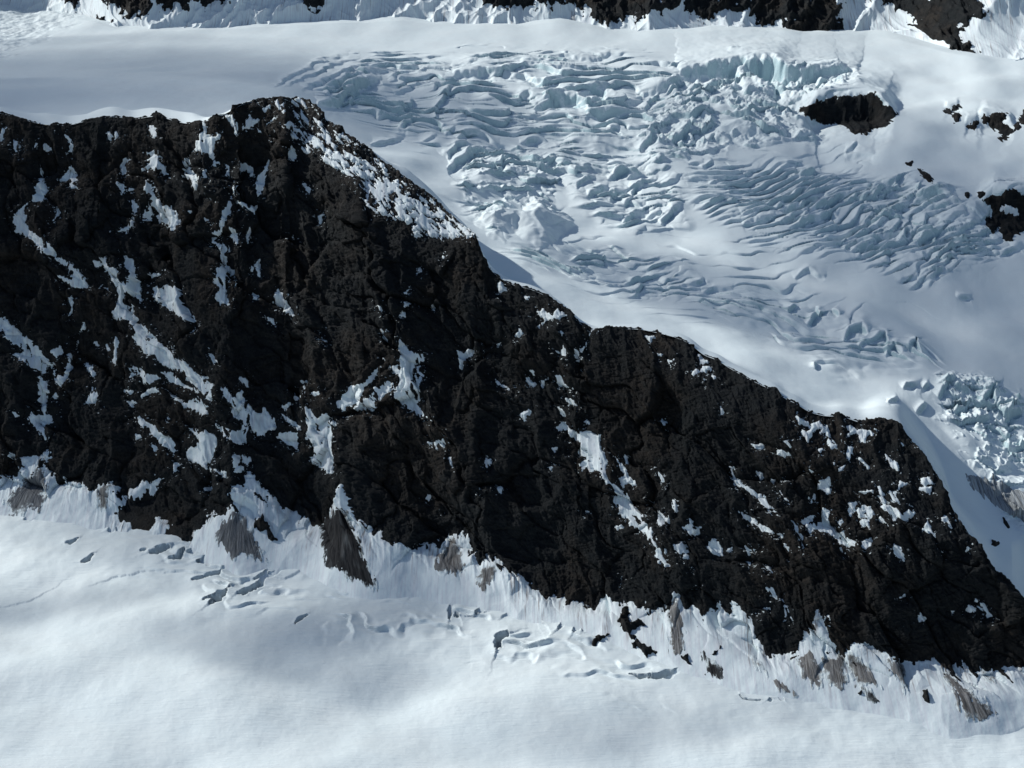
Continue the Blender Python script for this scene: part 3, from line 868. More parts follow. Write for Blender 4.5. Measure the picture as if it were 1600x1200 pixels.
CLIFF_TOP = pts('R', '0 215 90 205 230 190 330 180 500 180 600 195 660 250 760 265 880 245 1000 240 1060 225 1120 240')
ZONES = rows_of('''
chunk|W|872 225 960 232 1015 245 1065 290 1075 350 1000 362 940 345 895 310 870 270
chunk|W|890 395 960 400 1060 425 1100 450 1060 470 960 455 900 425
serac|W|735 245 800 232 860 240 880 280 860 330 810 320 770 360 735 330 720 290
cliff|W|1060 112 1150 104 1230 112 1330 118 1338 140 1300 160 1250 175 1285 200 1270 210 1160 228 1080 235 1020 245 1000 215 1040 160
wave|W|1080 255 1200 250 1330 270 1450 300 1560 350 1570 400 1430 440 1330 400 1180 370 1090 330
chunk|W|1330 290 1430 280 1540 330 1560 390 1480 430 1400 420 1350 380
soft|W|1180 450 1270 465 1400 520 1470 560 1420 590 1320 580 1240 540 1130 500 1080 470
rubble|W|1470 600 1520 595 1640 630 1700 800 1640 860 1560 770 1500 690 1470 650
step|W|560 95 800 85 1010 90 1060 120 1020 200 980 235 880 220 740 230 640 220 560 180 500 150
soft|W|780 375 900 380 1000 405 900 420 820 410
rough|W|-300 -60 60 -60 120 40 60 60 -20 100 -300 100
''')

# ------------------------------------------------------------------ base terrain: the ridge face (a grid from the glacier up to the crest)
PXC = np.arange(-300, 1900, 1.2)
def line_at(L, px):
    L = sorted(L); return np.interp(px, [p[0] for p in L], [p[1] for p in L])
def gsm(a, s, axis=0):
    k = np.exp(-.5 * (np.arange(-int(3 * s), int(3 * s) + 1) / s) ** 2); k /= k.sum()
    pad = [(0, 0)] * a.ndim; pad[axis] = (len(k) // 2, len(k) // 2)
    return np.apply_along_axis(lambda v: np.convolve(v, k, 'valid'), axis, np.pad(a, pad, mode='edge'))

pyT = gsm(line_at(TOE, PXC), 22); pyB = gsm(line_at(BOUND, PXC), 12); pyC = line_at(CREST, PXC)
pyC = pyC + 1.6 * fbm(PXC / 9, PXC * 0, 3, 18) * (PXC < 1650)
pyC = np.minimum(pyC, pyB - 14); pyI = np.minimum(np.maximum(line_at(INNER, PXC), pyC + 7), pyB - 7)
pyB = np.minimum(pyB, pyT - 12)
def climb(y0, z0, t, s):                # where the sight line of slope t meets a slope s rising from (y0, z0)
    y = (CAM_H - z0 + s * y0) / (t + s); return y, CAM_H - t * y
yT = CAM_H / ray_tan(pyT); zT = np.zeros_like(yT)
yB, zB = climb(yT, zT, ray_tan(pyB), .56)
yI, _ = climb(yB, zB, ray_tan(gsm(pyI, 10)), 1.22); yI = np.maximum(gsm(yI, 6), yB + 4); zI = CAM_H - yI * ray_tan(pyI)
yC, _ = climb(yI, zI, ray_tan(gsm(pyC, 6)), .62); yC = np.maximum(gsm(yC, 6), yI + 2); zC = CAM_H - yC * ray_tan(pyC)
yE, zE = yT - 60, np.full_like(yT, -34.0)
yK, zK = yC + 22, zC - 36
segs = [(yE, zE, yT, zT + 1.5, 30), (yT, zT + 1.5, yB, zB, 80), (yB, zB, yI, zI, 480), (yI, zI, yC, zC, 70), (yC, zC, yK, zK, 24)]
Y, Z, V = [], [], []
for k, (y0, z0, y1, z1, n) in enumerate(segs):
    t = np.linspace(0, 1, n, endpoint=(k == 4))[:, None]
    Y.append(y0 + (y1 - y0) * t); Z.append(z0 + (z1 - z0) * t); V.append(np.repeat(k + t, len(PXC), 1))
Y = np.concatenate(Y); Z = np.concatenate(Z); V = np.concatenate(V)
Zs = gsm(Z, 10, 0); wsm = 1 - sstep(2.1, 2.4, V); Z = Z + (Zs - Z) * wsm
Ys = gsm(Y, 10, 0); Y = Y + (Ys - Y) * wsm
Pf = np.stack([x_at(PXC[None, :], Y, Z), Y, Z], -1)
def up(N): return N * np.where(N[..., 2:3] < 0, -1, 1)
Nf = normals(Pf); Nf *= np.sign(np.mean(Nf[100:500, :, 2]))
a = Pf[..., 0]; b = Pf[..., 2] * 1.25 + (Pf[..., 1] - 1300) * .3
wa = a + 10 * fbm(a / 70, b / 70, 3, 11); wb = b + 10 * fbm(a / 70, b / 70, 3, 12)
wa = wa + b * .22                        # ribs lean down to the right, as the couloirs do
env = sstep(1.3, 2.15, V) * (1 - .92 * sstep(2.86, 3.02, V))
large = env * (13 * ridged(wa / 150, wb / 430, 2, 21) + 5 * ridged(wa / 58, wb / 150, 2, 22) + 8 * perlin(a / 210, b / 210, 23))
f1, f2, c1, c2, ox, oy = cells((wa + .25 * wb) / 62 + .25 * fbm(a / 60, b / 60, 2, 41), (wb - .1 * wa) / 105, 15)
large += env * (13 * (c1 - .5) + 20 * (c2 - .5) * ox + 20 * (c1 - .45) * oy - 4.5 * np.exp(-(f2 - f1) * 11))
f1, f2, c1, c2, ox, oy = cells((wa + .3 * wb) / 27 + .25 * fbm(a / 30, b / 30, 2, 42), (wb - .1 * wa) / 50, 16)
large += env * (4.2 * (c1 - .5) + 8 * (c2 - .5) * ox + 6 * (c1 - .4) * oy - 1.5 * np.exp(-(f2 - f1) * 11))
PATCHPOLY = [(r[0], pts(r[1], r[2])) for r in PATCHES]
def max_sdf(polys, PX, PY, m=16):
    out = np.full(PX.shape, -99.0)
    for p in polys:
        q = np.array(p); x0, y0 = q.min(0) - m; x1, y1 = q.max(0) + m
        sel = np.where((PX > x0) & (PX < x1) & (PY > y0) & (PY < y1))
        if len(sel[0]): out[sel] = np.maximum(out[sel], sdf_poly(p, PX[sel], PY[sel]))
    return out
PX0, PY0 = project(Pf + Nf * large[..., None])
snowsd = max_sdf([p for _, p in PATCHPOLY] + [SHOULDER], PX0, PY0)
large = large - env * 5.5 * sstep(-16, 10, snowsd)
Smid = Pf + Nf * large[..., None]
PXf, PYf = project(Smid)
snowsd = max_sdf([p for _, p in PATCHPOLY], PXf, PYf)
shsd = max_sdf([SHOULDER, UPPERSHOULDER], PXf, PYf, 10)
# crags: sharp broken relief on the rock, quieter under the snow
damp = 1 - .72 * sstep(-3, 3, snowsd)
crag = (2.6 * ridged(wa / 26, wb / 75, 3, 31) + .6 * fbm(wa / 11, wb / 34, 3, 35, .5))
f1, f2, c1, c2, ox, oy = cells(wa / 17 + fbm(a / 20, b / 20, 2, 36) * .5, wb / 23, 5)
crag += 1.5 * (c1 - .5) + 2.0 * (c1 - .5) * ox + 2.2 * (c2 - .4) * oy - .9 * np.exp(-(f2 - f1) * 9)
f1, f2, c1, c2, ox, oy = cells(wa / 6.5 + fbm(a / 9, b / 9, 2, 37) * .4, wb / 8, 9)
crag += .4 * (c1 - .5) + .8 * (c2 - .4) * oy + .6 * (c1 - .5) * ox - .2 * np.exp(-(f2 - f1) * 9)
f1, f2, c1, c2, ox, oy = cells(wa / 3.1, wb / 4.2 + wa / 9, 14)
crag += .7 * (c1 - .5) + .9 * (c2 - .4) * oy + .5 * (c1 - .5) * ox
crag += .7 * fbm((a + b * .3) / 2.6, b / 8, 3, 38, .65) + .55 * fbm((a + b) / 18, (b * 1. - a * .35) / 2.6, 3, 39) + .55 * ridged((a + b * .35 + 6 * fbm(a / 20, b / 20, 2, 43)) / 6, b / 26, 3, 40)
crag = crag - crag[150:560].mean() + .35
enc = sstep(1.35, 2.05, V) * (1 - .25 * sstep(2.8, 3.0, V)) + .12
crag = crag * enc - .8 * sstep(-1.5, 2.5, snowsd)
rockP = Smid + Nf * (crag * damp)[..., None]
A_f, B_f = a.astype(F32), b.astype(F32)
ridge = mesh_from_grid('rock_ridge', rockP, mats=[M_rock], attrs={'prox': sstep(-26, -1, np.maximum(snowsd, shsd * .6 - 4)) * (V > 2.02)})
tag(ridge, 'dark rocky ridge with a steep black face between the lower and upper glaciers', 'ridge', kind='structure')
FACE = dict(P=Smid, N=Nf, PX=PXf, PY=PYf, A=A_f, B=B_f)

def drape(name, S, poly, depth, mat, margin=5.0, jag=1.0, smooth=True, one=True):
    """A sheet with real thickness: the terrain inside the outline raised by depth(sd), sinking under the terrain outside it."""
    q = np.array(poly); m = margin + 6
    x0, y0 = q.min(0) - m; x1, y1 = q.max(0) + m
    M = (S['PX'] > x0) & (S['PX'] < x1) & (S['PY'] > y0) & (S['PY'] < y1)
    if 'M' in S: M &= S['M']
    r = np.where(M.any(1))[0]; c = np.where(M.any(0))[0]
    if len(r) < 3 or len(c) < 3: return None
    sl = (slice(r[0], r[-1] + 1), slice(c[0], c[-1] + 1))
    PX, PY, Aa, Bb = S['PX'][sl], S['PY'][sl], S['A'][sl], S['B'][sl]
    sd = sdf_poly(poly, PX, PY)
    size = math.sqrt(max(1, (x1 - x0 - 2 * m) * (y1 - y0 - 2 * m)))
    amp = jag * min(3.4, .5 + size * .06)
    sd = sd + amp * (.8 * fbm(Aa / 9, Bb / 9, 3, 51, .65) + .8 * fbm((Aa + .2 * Bb) / 3.2, Bb / 14, 2, 53)) + (jag > 1.5) * 5 * fbm(Aa / 3, Bb / 40, 2, 54)
    keepv = (sd > -margin) & M[sl]
    keep = keepv[:-1, :-1] & keepv[1:, :-1] & keepv[:-1, 1:] & keepv[1:, 1:]
    if keep.sum() < 2: return None
    lbl = keep * 1
    if one: lbl = np.where(keep, np.arange(keep.size).reshape(keep.shape) + 1, 0)      # one connected piece only
    while one:
        g = np.pad(lbl, 1)
        n = np.where(keep, np.maximum.reduce([g[1:-1, 1:-1], g[:-2, 1:-1], g[2:, 1:-1], g[1:-1, :-2], g[1:-1, 2:]]), 0)
        if (n == lbl).all(): break
        lbl = n
    if one:
        u_, c_ = np.unique(lbl[keep], return_counts=True)
        keep = lbl == u_[np.argmax(c_)]
    d = depth(sd, PX, PY, Aa, Bb)
    return mesh_from_grid(name, S['P'][sl] + S['N'][sl] * d[..., None], keep, [mat], {'across': Aa, 'downslope': Bb}, smooth)

def snow_depth(sd, PX, PY, Aa, Bb):
    return np.clip(sd * .5, -4, .9) - .2 + .55 * fbm((Aa + Bb * .3) / 2.6, Bb / 9, 3, 57, .6) * (1 - .6 * sstep(3, 9, sd)) + .6 * fbm((Aa + Bb * .3) / 6, Bb / 40, 3, 52) * sstep(2, 6, sd)
GROUP_FLECK = 'snow flecks caught on the rock face'
for lab, poly in PATCHPOLY:
    _q = np.array(poly); _s = float(np.sqrt(np.prod(_q.max(0) - _q.min(0))))
    o = drape('snow_patch', FACE, poly, lambda sd, *k, _o=.45 * (1 - sstep(7, 18, _s)): snow_depth(sd, *k) + _o, M_patch)
    if not o: continue
    if lab == '-': tag(o, 'small white snow fleck caught on the dark rock face', 'snow patch', GROUP_FLECK)
    else: tag(o, lab, 'snow patch')
def shoulder_depth(sd, PX, PY, Aa, Bb):
    n = fbm((Aa - Bb) / 34, (Bb + 1.1 * Aa) / 11, 4, 61)
    n2 = fbm((Aa - Bb) / 13, (Bb + 1.1 * Aa) / 4.2, 3, 62)
    return np.clip(sd * .5, -4, 1.2) + .8 - 4.0 * sstep(.02, .24, .75 * n + .7 * n2 - .010 * np.clip(sd, 0, 12))
o = drape('snow_slope', FACE, SHOULDER, shoulder_depth, M_slope, one=False)
tag(o, 'long snow slope flecked with rock running down behind the summit shoulder', 'snow slope')
def upper_depth(sd, PX, PY, Aa, Bb):
    n = fbm((Aa - Bb) / 34, (Bb + 1.1 * Aa) / 9, 4, 64)
    return np.clip(sd * .5, -4, 1.2) + .5 - 4.0 * sstep(-.35, .05, n)
o = drape('snow_streaks', FACE, UPPERSHOULDER, upper_depth, M_patch, one=False)
if o: tag(o, 'thin streaky snow lying in the dark band along the summit skyline', 'snow streaks')

# aprons of old avalanche snow along the foot of the wall
def apron_depth(sd, PX, PY, Aa, Bb):
    fl = ridged((Aa + Bb * .15) / 9, Bb / 70, 3, 71)
    near = 1 - sstep(10, 50, sd + 25 * fbm(Aa / 60, Bb / 60, 2, 73))
    return np.clip(sd * .45, -6, 0) + 2.6 * sstep(-1, 16, sd) + .3 + .6 * fl * sstep(0, 8, sd) * near + (.9 * fbm(Aa / 30, Bb / 30, 3, 72) + 1.2 * ridged(Aa / 55, Bb / 80, 2, 74)) * sstep(4, 20, sd)
lowmask = V < 2.45
S2 = dict(FACE); S2['M'] = lowmask
o = drape('snow_apron', S2, APRON, apron_depth, M_apron, margin=7, one=False)
_q = np.empty(len(o.data.vertices) * 3, F32); o.data.vertices.foreach_get('co', _q); _px, _py = project(_q.reshape(-1, 3))
_at = o.data.attributes.new('dirt', 'FLOAT', 'POINT')
_at.data.foreach_set('value', (1 - sstep(6, 85, sdf_poly(APRON, _px, _py) + 30 * fbm(_px / 60, _py / 60, 2, 76))).astype(F32))
tag(o, 'band of dirty fluted avalanche snow along the foot of the rock wall', 'snow apron', kind='structure')
APR = dict(FACE)
asd = sdf_poly(APRON, PXf[:300], PYf[:300])
dAp = np.full(PXf.shape, -6.0); dAp[:300] = np.maximum(apron_depth(asd, PXf[:300], PYf[:300], A_f[:300], B_f[:300]), -2)
APR['P'] = Smid + Nf * dAp[..., None]; APR['PX'], APR['PY'] = project(APR['P']); APR['M'] = lowmask
def fan_depth(sd, PX, PY, Aa, Bb):
    return np.clip(sd * .2, -1.5, .45) + .15 + .3 * fbm((Aa + Bb * .1) / 3.2, Bb / 30, 4, 75, .6)
for k, lab, reg, txt in DEBRIS:
    poly = pts(reg, txt)
    o = drape('debris_fan', APR, poly, fan_depth, {'g': M_deb, 'd': M_debd, 'b': M_debl}[k], margin=5, jag=2.0)
    if not o: continue
    _q = np.empty(len(o.data.vertices) * 3, F32); o.data.vertices.foreach_get('co', _q); _px, _py = project(_q.reshape(-1, 3))
    _ac = o.data.attributes['across']; _bd = o.data.attributes['downslope']     # streaks fan out from the top of the cone
    _A = np.empty(len(_px), F32); _B = np.empty(len(_px), F32); _ac.data.foreach_get('value', _A); _bd.data.foreach_get('value', _B)
    _k = _B > np.quantile(_B, .93)
    _ac.data.foreach_set('value', np.ascontiguousarray((_A - _A[_k].mean()) / (np.maximum(_B[_k].mean() - _B, 0) + 22) * 62 + _A[_k].mean(), F32))
    _at = o.data.attributes.new('edge', 'FLOAT', 'POINT')
    _at.data.foreach_set('value', sdf_poly(poly, _px, _py).astype(F32))
    tag(o, lab, 'debris')

# ------------------------------------------------------------------ lower glacier
PXL = np.arange(-320, 1940, 1.5)
pyTl = np.interp(PXL, PXC, pyT)
t = np.linspace(0, 1, 620)[:, None] ** .8
PYL = 1560 + (pyTl[None, :] - 62 - 1560) * t
yL = CAM_H / ray_tan(PYL)
xL = x_at(PXL[None, :], yL, 0)
inward = sstep(-60, 120, PYL - pyTl[None, :])
zL = (9 * fbm(xL / 190, yL / 150, 2, 81) + 1.3 * fbm(xL / 60, yL / 50, 2, 86)) * inward + 1.1 * fbm(xL / 45, yL / 45, 3, 82) * (.25 + .75 * (1 - sstep(30, 160, PYL - pyTl[None, :]))) + .12 * fbm(xL / 9, yL / 9, 3, 83)
_dt = PYL - pyTl[None, :]
_sag = sstep(-15, 10, _dt) * (1 - sstep(35, 95, _dt + 25 * fbm(xL / 90, yL / 60, 2, 87))) * (sstep(180, 330, PXL) * (1 - sstep(960, 1080, PXL)))[None, :]
_ph = _dt / 24 + 1.3 * fbm(xL / 90, yL / 70, 2, 88) + .3 * fbm(xL / 20, yL / 20, 2, 89); _f = _ph - np.floor(_ph)
zL += _sag * sstep(-.25, .45, fbm(xL / 50, yL / 35, 2, 90)) * 4.2 * (np.where(_f < .82, _f / .82, (1 - _f) / .18) - .5)
zL += 12 * np.exp(-np.clip(_dt + 35, 0, 999) / 70) - 5.2
WX = PYL * 0 + PXL[None, :] + 2.5 * fbm(xL / 14, yL / 14, 3, 84); WY = PYL + 2.0 * fbm(xL / 14, yL / 14, 3, 85)
for w, reg, txt in CREV:
    w = float(w); L = pts(reg, txt); q = np.array(L); x0, y0 = q.min(0) - 40; x1, y1 = q.max(0) + 40
    sel = np.where((WX > x0) & (WX < x1) & (WY > y0) & (WY < y1))
    d, tt, sd = dist_line(L, WX[sel], WY[sel])
    hw = w * (.52 + .25 * fbm(xL[sel] / 8, yL[sel] / 8, 2, 92)) * np.clip(np.sin(np.pi * np.clip(tt, .04, .96)), .25, 1) ** .6
    zL[sel] += -w * 2.0 * np.clip(1.15 - d / hw, 0, 1) ** .7 + w * .28 * np.exp(-d / (w * 1.3)) * np.where(sd > 0, 1.2, .3)
for A, reg, txt in LIPS:
    A = float(A); L = pts(reg, txt); q = np.array(L); x0, y0 = q.min(0) - 60; x1, y1 = q.max(0) + 60
    sel = np.where((WX > x0) & (WX < x1) & (WY > y0) & (WY < y1))
    d, tt, sd = dist_line(L, WX[sel], WY[sel])
    e = np.clip(np.sin(np.pi * np.clip(tt, 0, 1)), 0, 1) ** .7
    zL[sel] += .38 * A * e * np.where(sd > 0, np.exp(-d / 16), -.7 * np.exp(-d / 9))
PL = np.stack([xL, yL, zL], -1)
lower = mesh_from_grid('lower_glacier', PL, mats=[M_low])
tag(lower, 'smooth white glacier filling the foreground below the dark rock wall', 'glacier', kind='structure')
NL = np.zeros_like(PL); NL[..., 2] = 1
PXl, PYl = project(PL)
def base_rock(sd, PX, PY, Aa, Bb):
    return np.clip(sd * .9, -6, 6.5) + 2.2 * ridged(Aa / 7, Bb / 9, 3, 91) + .3
for lab, reg, txt in BASEROCKS:
    o = drape('rock_outcrop', APR, pts(reg, txt), base_rock, M_far, margin=6)
    if o: tag(o, lab, 'rock')

# ------------------------------------------------------------------ upper glacier with its icefall
CTRL = rows_of('''
-250 165 352|-250 110 335|0 163 352|0 110 336|150 178 350|300 170 344|300 110 330|450 140 335|450 100 322|560 185 300
600 200 285|600 140 298|600 100 302|700 310 250|700 250 262|720 150 288|800 420 226|800 350 226|800 300 234|800 200 264|800 140 285|800 100 297
900 300 222|900 400 208|1000 480 190|1000 400 196|1000 300 215|1000 200 248|1000 140 278|1000 100 290
1100 240 238|1200 580 180|1200 500 172|1200 400 186|1200 300 207|1200 235 226|1200 150 268|1200 100 287|1400 600 150|1400 500 158|1400 400 178|1400 300 210|1400 220 240|1400 150 266|1400 95 284
1600 750 95|1600 600 125|1600 500 145|1600 400 175|1600 300 215|1600 200 254|1600 140 272|1850 900 60|1850 600 115|1850 400 175|1850 200 254
''')
cp = [[float(v) for v in s.split()] for row in CTRL for s in row]
HF = pts('W', '-320 52 -50 30 60 26 150 48 230 60 330 54 450 50 530 48 640 45 750 50 850 50 950 56 1050 64 1150 62 1250 66 1350 66 1450 86 1520 106 1600 114 1950 130')
zfoot = lambda px: np.interp(px, [-300, 0, 600, 1300, 1600, 1900], [325, 322, 304, 292, 281, 279])
for p in range(-300, 1901, 200): cp.append([p, float(line_at(HF, p)), float(zfoot(p))])
cp = np.array(cp)
cy = (CAM_H - cp[:, 2]) / ray_tan(cp[:, 1]); cx = x_at(cp[:, 0], cy, cp[:, 2]); cz = cp[:, 2]
def tps(r2): return r2 * np.log(r2 + 1e-6) * .5
K = tps((cx[:, None] - cx) ** 2 / 1e6 + (cy[:, None] - cy) ** 2 / 1e6) + np.eye(len(cx)) * .003
Q = np.stack([np.ones_like(cx), cx / 1e3, cy / 1e3], 1)
sol = np.linalg.solve(np.block([[K, Q], [Q.T, np.zeros((3, 3))]]), np.concatenate([cz, np.zeros(3)]))
def G(x, y):
    x = np.asarray(x, F32); y = np.asarray(y, F32)
    s = (sol[-3] + sol[-2] * x / 1e3 + sol[-1] * y / 1e3).astype(F32)
    for i in range(len(cx)):
        s += F32(sol[i]) * tps(((x - F32(cx[i])) ** 2 + (y - F32(cy[i])) ** 2) * F32(1e-6))
    return s

PXU = np.arange(-300, 1880, 1.25)
yc = np.interp(PXU, PXC, yC); zc = np.interp(PXU, PXC, zC)
zc = gsm(np.minimum(zc, gsm(zc, 14) + 1.0), 7)
yf = (CAM_H - zfoot(PXU)) / ray_tan(line_at(HF, PXU)); yf = gsm(yf, 20)
s = np.linspace(0, 1, 1104)[:, None]
yU = 1 / (1 / (yc - 2)[None, :] * (1 - s) + s / (yf + 60)[None, :])
zU = np.full_like(yU, 220.)
for _ in range(3):
    xs = x_at(PXU[None, ::8], yU[::8, ::8], zU[::8, ::8]); zs = G(xs, yU[::8, ::8])
    # bring the coarse heights back to the full grid
    zi = np.apply_along_axis(lambda v: np.interp(PXU, PXU[::8], v), 1, zs)
    zU = np.apply_along_axis(lambda v: np.interp(np.arange(1104), np.arange(0, 1104, 8), v), 0, zi)
dz = (zc - 2.2) - zU[0]
W = np.clip(np.abs(dz) / (.30 + .5 * sstep(300, 350, PXU) * (1 - sstep(540, 640, PXU))), 60, 420)
zU = zU + dz[None, :] * (1 - sstep(0, 1, (yU - yc[None, :]) / W[None, :]))
xU = x_at(PXU[None, :], yU, zU)
PXu, PYu = project(np.stack([xU, yU, zU], -1))
back = sstep(4, 60, yU - yc[None, :])
nx = fbm(xU / 30, yU / 40, 3, 101); ny = fbm(xU / 30, yU / 40, 3, 102)
WX = PXu + 5 * nx; WY = PYu + 2.6 * ny
h = np.zeros_like(zU)
vis = PYu < np.interp(PXu, PXC, pyC) + 25
broken = sstep(470, 640, PXu) * sstep(70, 130, PYu)
h += ((2.0 + 7 * broken) * fbm(xU / 130, yU / 150, 2, 103) + (.3 + 1.5 * broken) * perlin(xU / 60, yU / 60, 105) + .2 * fbm(xU / 18, yU / 22, 2, 104)) * back
hz = h.copy(); h = np.zeros_like(zU)
for A, reg, txt in SCARPS + [['27', 'W', ' '.join(f'{p[0]} {p[1]}' for p in CLIFF_TOP)]]:
    A = float(A); L = pts(reg, txt); q = np.array(L); r = 10 + A * 3.2
    x0, y0 = q.min(0) - r; x1, y1 = q.max(0) + r
    sel = np.where((WX > x0) & (WX < x1) & (WY > y0) & (WY < y1) & vis)
    d, tt, sd = dist_line(L, WX[sel], WY[sel])
    e = np.clip(np.sin(np.pi * np.clip(tt, .0, 1.)), 0, 1) ** .5
    up_, dn_ = np.exp(-(d / (1.1 * A)) ** 1.4), np.exp(-d / (.55 * A))
    en = e * np.clip(1 + 1.1 * fbm(xU[sel] / 34, xU[sel] * 0 + A + len(L), 3, 127), .15, 1.7)
    e = e * sstep(1, .6, d / r); en = en * sstep(1, .6, d / r)
    h[sel] += A * .62 * np.tanh(d * sd / 1.7) * np.where(sd > 0, up_ * e, dn_ * en)
cr, sr = math.cos(math.radians(38)), math.sin(math.radians(38))
for A, reg, txt in CLIFFS:
    A = float(A); L = pts(reg, txt); q = np.array(L); r = 10 + A * 3.2
    x0, y0 = q.min(0) - r; x1, y1 = q.max(0) + r
    sel = np.where((WX > x0) & (WX < x1) & (WY > y0) & (WY < y1) & vis)
    d, tt, sd = dist_line(L, WX[sel], WY[sel])
    e = sstep(0, .22, tt) * sstep(1, .78, tt)
    e = e * sstep(1, .5, d / r)
    h[sel] += A * e * .6 * np.tanh(d * sd / 4.5) * np.where(sd > 0, np.exp(-(d / (1.2 * A)) ** 2), np.exp(-d / (1.1 * A)))
h_sc = h; h = hz
def bands(X, Yy, ang, period, amp, seed, lo=-.25, run=80):
    c, s_ = math.cos(math.radians(ang)), math.sin(math.radians(ang))
    u = X * c + Yy * s_; v = -X * s_ + Yy * c
    ph = v / period + 1.5 * fbm(X / 190, Yy / 190, 2, seed) + .30 * fbm(X / 45, Yy / 55, 2, seed + 1)
    f = ph - np.floor(ph)
    wr = min(.2, max(.08, 3.4 / period))
    prof = np.where(f < wr, f / wr, (1 - (f - wr) / (1 - wr)) ** 1.25) - .42 - .35 * np.exp(-(np.minimum(f, 1 - f) / max(.035, 1.6 / period)) ** 2)
    k = np.floor(ph)                      # every band fades in and out along its own length
    return amp * prof * sstep(lo, lo + .6, fbm(u / run + k * 7.3, k * 3.1 + v / 400, 2, seed + 2))
_b = sstep(540, 700, PXu) * sstep(85, 130, PYu) * sstep(-.35, .3, fbm(xU / 210, yU / 240, 2, 129)) * vis
_b *= (1 - sstep(1350, 1500, PXu) * sstep(380, 440, PYu)) * (1 - sstep(1310, 1380, PXu) * (1 - sstep(270, 310, PYu))) * sstep(110, 260, yU - yc[None, :])
h += _b * bands(xU, yU, 12, 40, 3.4, 151)
for typ, reg, txt in ZONES:
    poly = pts(reg, txt); q = np.array(poly); x0, y0 = q.min(0) - 40; x1, y1 = q.max(0) + 40
    sel = np.where((PXu > x0) & (PXu < x1) & (PYu > y0) & (PYu < y1) & vis)
    X, Yy = xU[sel], yU[sel]
    m = sstep(-14, 16, sdf_poly(poly, PXu[sel], PYu[sel]) + 14 * fbm(X / 60, Yy / 80, 3, 111))
    u = X * cr + Yy * sr; v = -X * sr + Yy * cr
    u = u + 9 * fbm(X / 26, Yy / 30, 2, 112); v = v + 9 * fbm(X / 26, Yy / 30, 2, 113)
    size = 1 + .35 * fbm(X / 90, Yy / 110, 2, 125)
    def blocks(lu, lv, amp, gap, seed, tilt=.7):
        f1, f2, c1, c2, ox, oy = cells(u / lu, v / lv, seed)
        dome = 1 - np.clip(f1, 0, 1) ** 2
        return amp * ((c1 - .35) + .45 * dome + tilt * (c2 - .2) * oy + .5 * (c1 - .5) * ox) - gap * np.exp(-(f2 - f1) * 10)
    def drift(hh, lev, k=1.6):              # snow drifted over the blocks up to a level
        e = np.clip((hh - lev) / k, -20, 20)
        return lev + k * np.log1p(np.exp(e))
    drf = fbm(X / 75, Yy / 95, 3, 126)
    if typ == 'chunk': hh = drift(bands(X, Yy, 22, 31, 11, 153) + .5 * blocks(48, 22, 11, 4, 3) + .3 * fbm(X / 8, Yy / 8, 2, 114), .2 + 5 * drf)
    elif typ == 'serac': hh = drift(bands(X, Yy, 30, 40, 11, 156) + .5 * blocks(46, 30, 14, 4, 4) + 2.5 * ridged(X / 20, Yy / 28, 3, 115), -1 + 8 * drf)
    elif typ == 'cliff': hh = drift(bands(X, Yy, 18, 46, 13, 159) + 7 * ridged(X / 50, Yy / 60, 4, 116) + .5 * blocks(42, 26, 9, 2, 6) + 1.6 * fbm(X / 8, Yy / 9, 4, 117, .6), -3 + 8 * drf, 1.)
    elif typ == 'wave': hh = bands(X, Yy, 40, 17, 6.8, 162, -.45, 105) + .6 * bands(X, Yy, 34, 41, 7, 174, -.3, 120) + .25 * fbm(X / 8, Yy / 8, 2, 119)
    elif typ == 'soft': hh = bands(X, Yy, -35, 30, 5.5, 165) + 2.5 * np.abs(fbm(X / 38, Yy / 38, 2, 120)) + 1.2 * fbm(X / 20, Yy / 20, 2, 121)
    elif typ == 'rubble': hh = drift(bands(X, Yy, 10, 30, 8, 168) + .55 * blocks(26, 17, 11, 3, 8) + 3 * ridged(X / 12, Yy / 15, 3, 122), -1 + 8 * drf, 1.)
    elif typ == 'step': hh = bands(X, Yy, 8, 52, 10, 171, -.4, 130) + .5 * bands(X, Yy, 14, 23, 7, 177, -.1, 100) + 2.8 * fbm(X / 60, Yy / 48, 2, 123)
    else: hh = 3 * fbm(X / 22, Yy / 28, 4, 124)
    h[sel] += m * hh
# the big snow pyramid in the icefall and a couple of smooth domes
def peak(px, py, wx, wy, H, p=1.0):
    global h
    dx = (WX + 4 * nx - px) / wx; dy = (WY + 3 * ny - py) / wy
    h += H * np.clip(1 - (np.abs(dx) ** 1.15 + np.abs(dy)), 0, 1) ** p * vis
peak(842, 350, 58, 44, 22)
peak(785, 345, 44, 34, 13)
peak(935, 218, 85, 20, 7)
peak(1160, 205, 60, 22, 8)
rim = (7.5 + 3 * fbm(PXu / 70, PXu * 0, 2, 128)) * np.exp(-((yU - yc[None, :] - 30) / 21) ** 2) * (1 - sstep(290, 350, PXu)) + 1.4 * np.exp(-((yU - yc[None, :] - 12) / 10) ** 2) * sstep(700, 800, PXu)
def soft5(q, ax):
    r = lambda k: np.roll(q, k, ax)
    return .34 * q + .23 * (r(1) + r(-1)) + .10 * (r(2) + r(-2))
hs = soft5(soft5(soft5(soft5(h, 0), 1), 0), 1)
keep_sharp = np.zeros_like(h)
for typ, reg, txt in ZONES:
    if typ in ('cliff', 'rubble', 'serac'):
        poly = pts(reg, txt); q = np.array(poly); x0, y0 = q.min(0) - 20; x1, y1 = q.max(0) + 20
        sel = np.where((PXu > x0) & (PXu < x1) & (PYu > y0) & (PYu < y1))
        keep_sharp[sel] = np.maximum(keep_sharp[sel], sstep(-10, 14, sdf_poly(poly, PXu[sel], PYu[sel])))
h = h + (hs - h) * (.28 - .25 * keep_sharp) + h_sc * 1.3
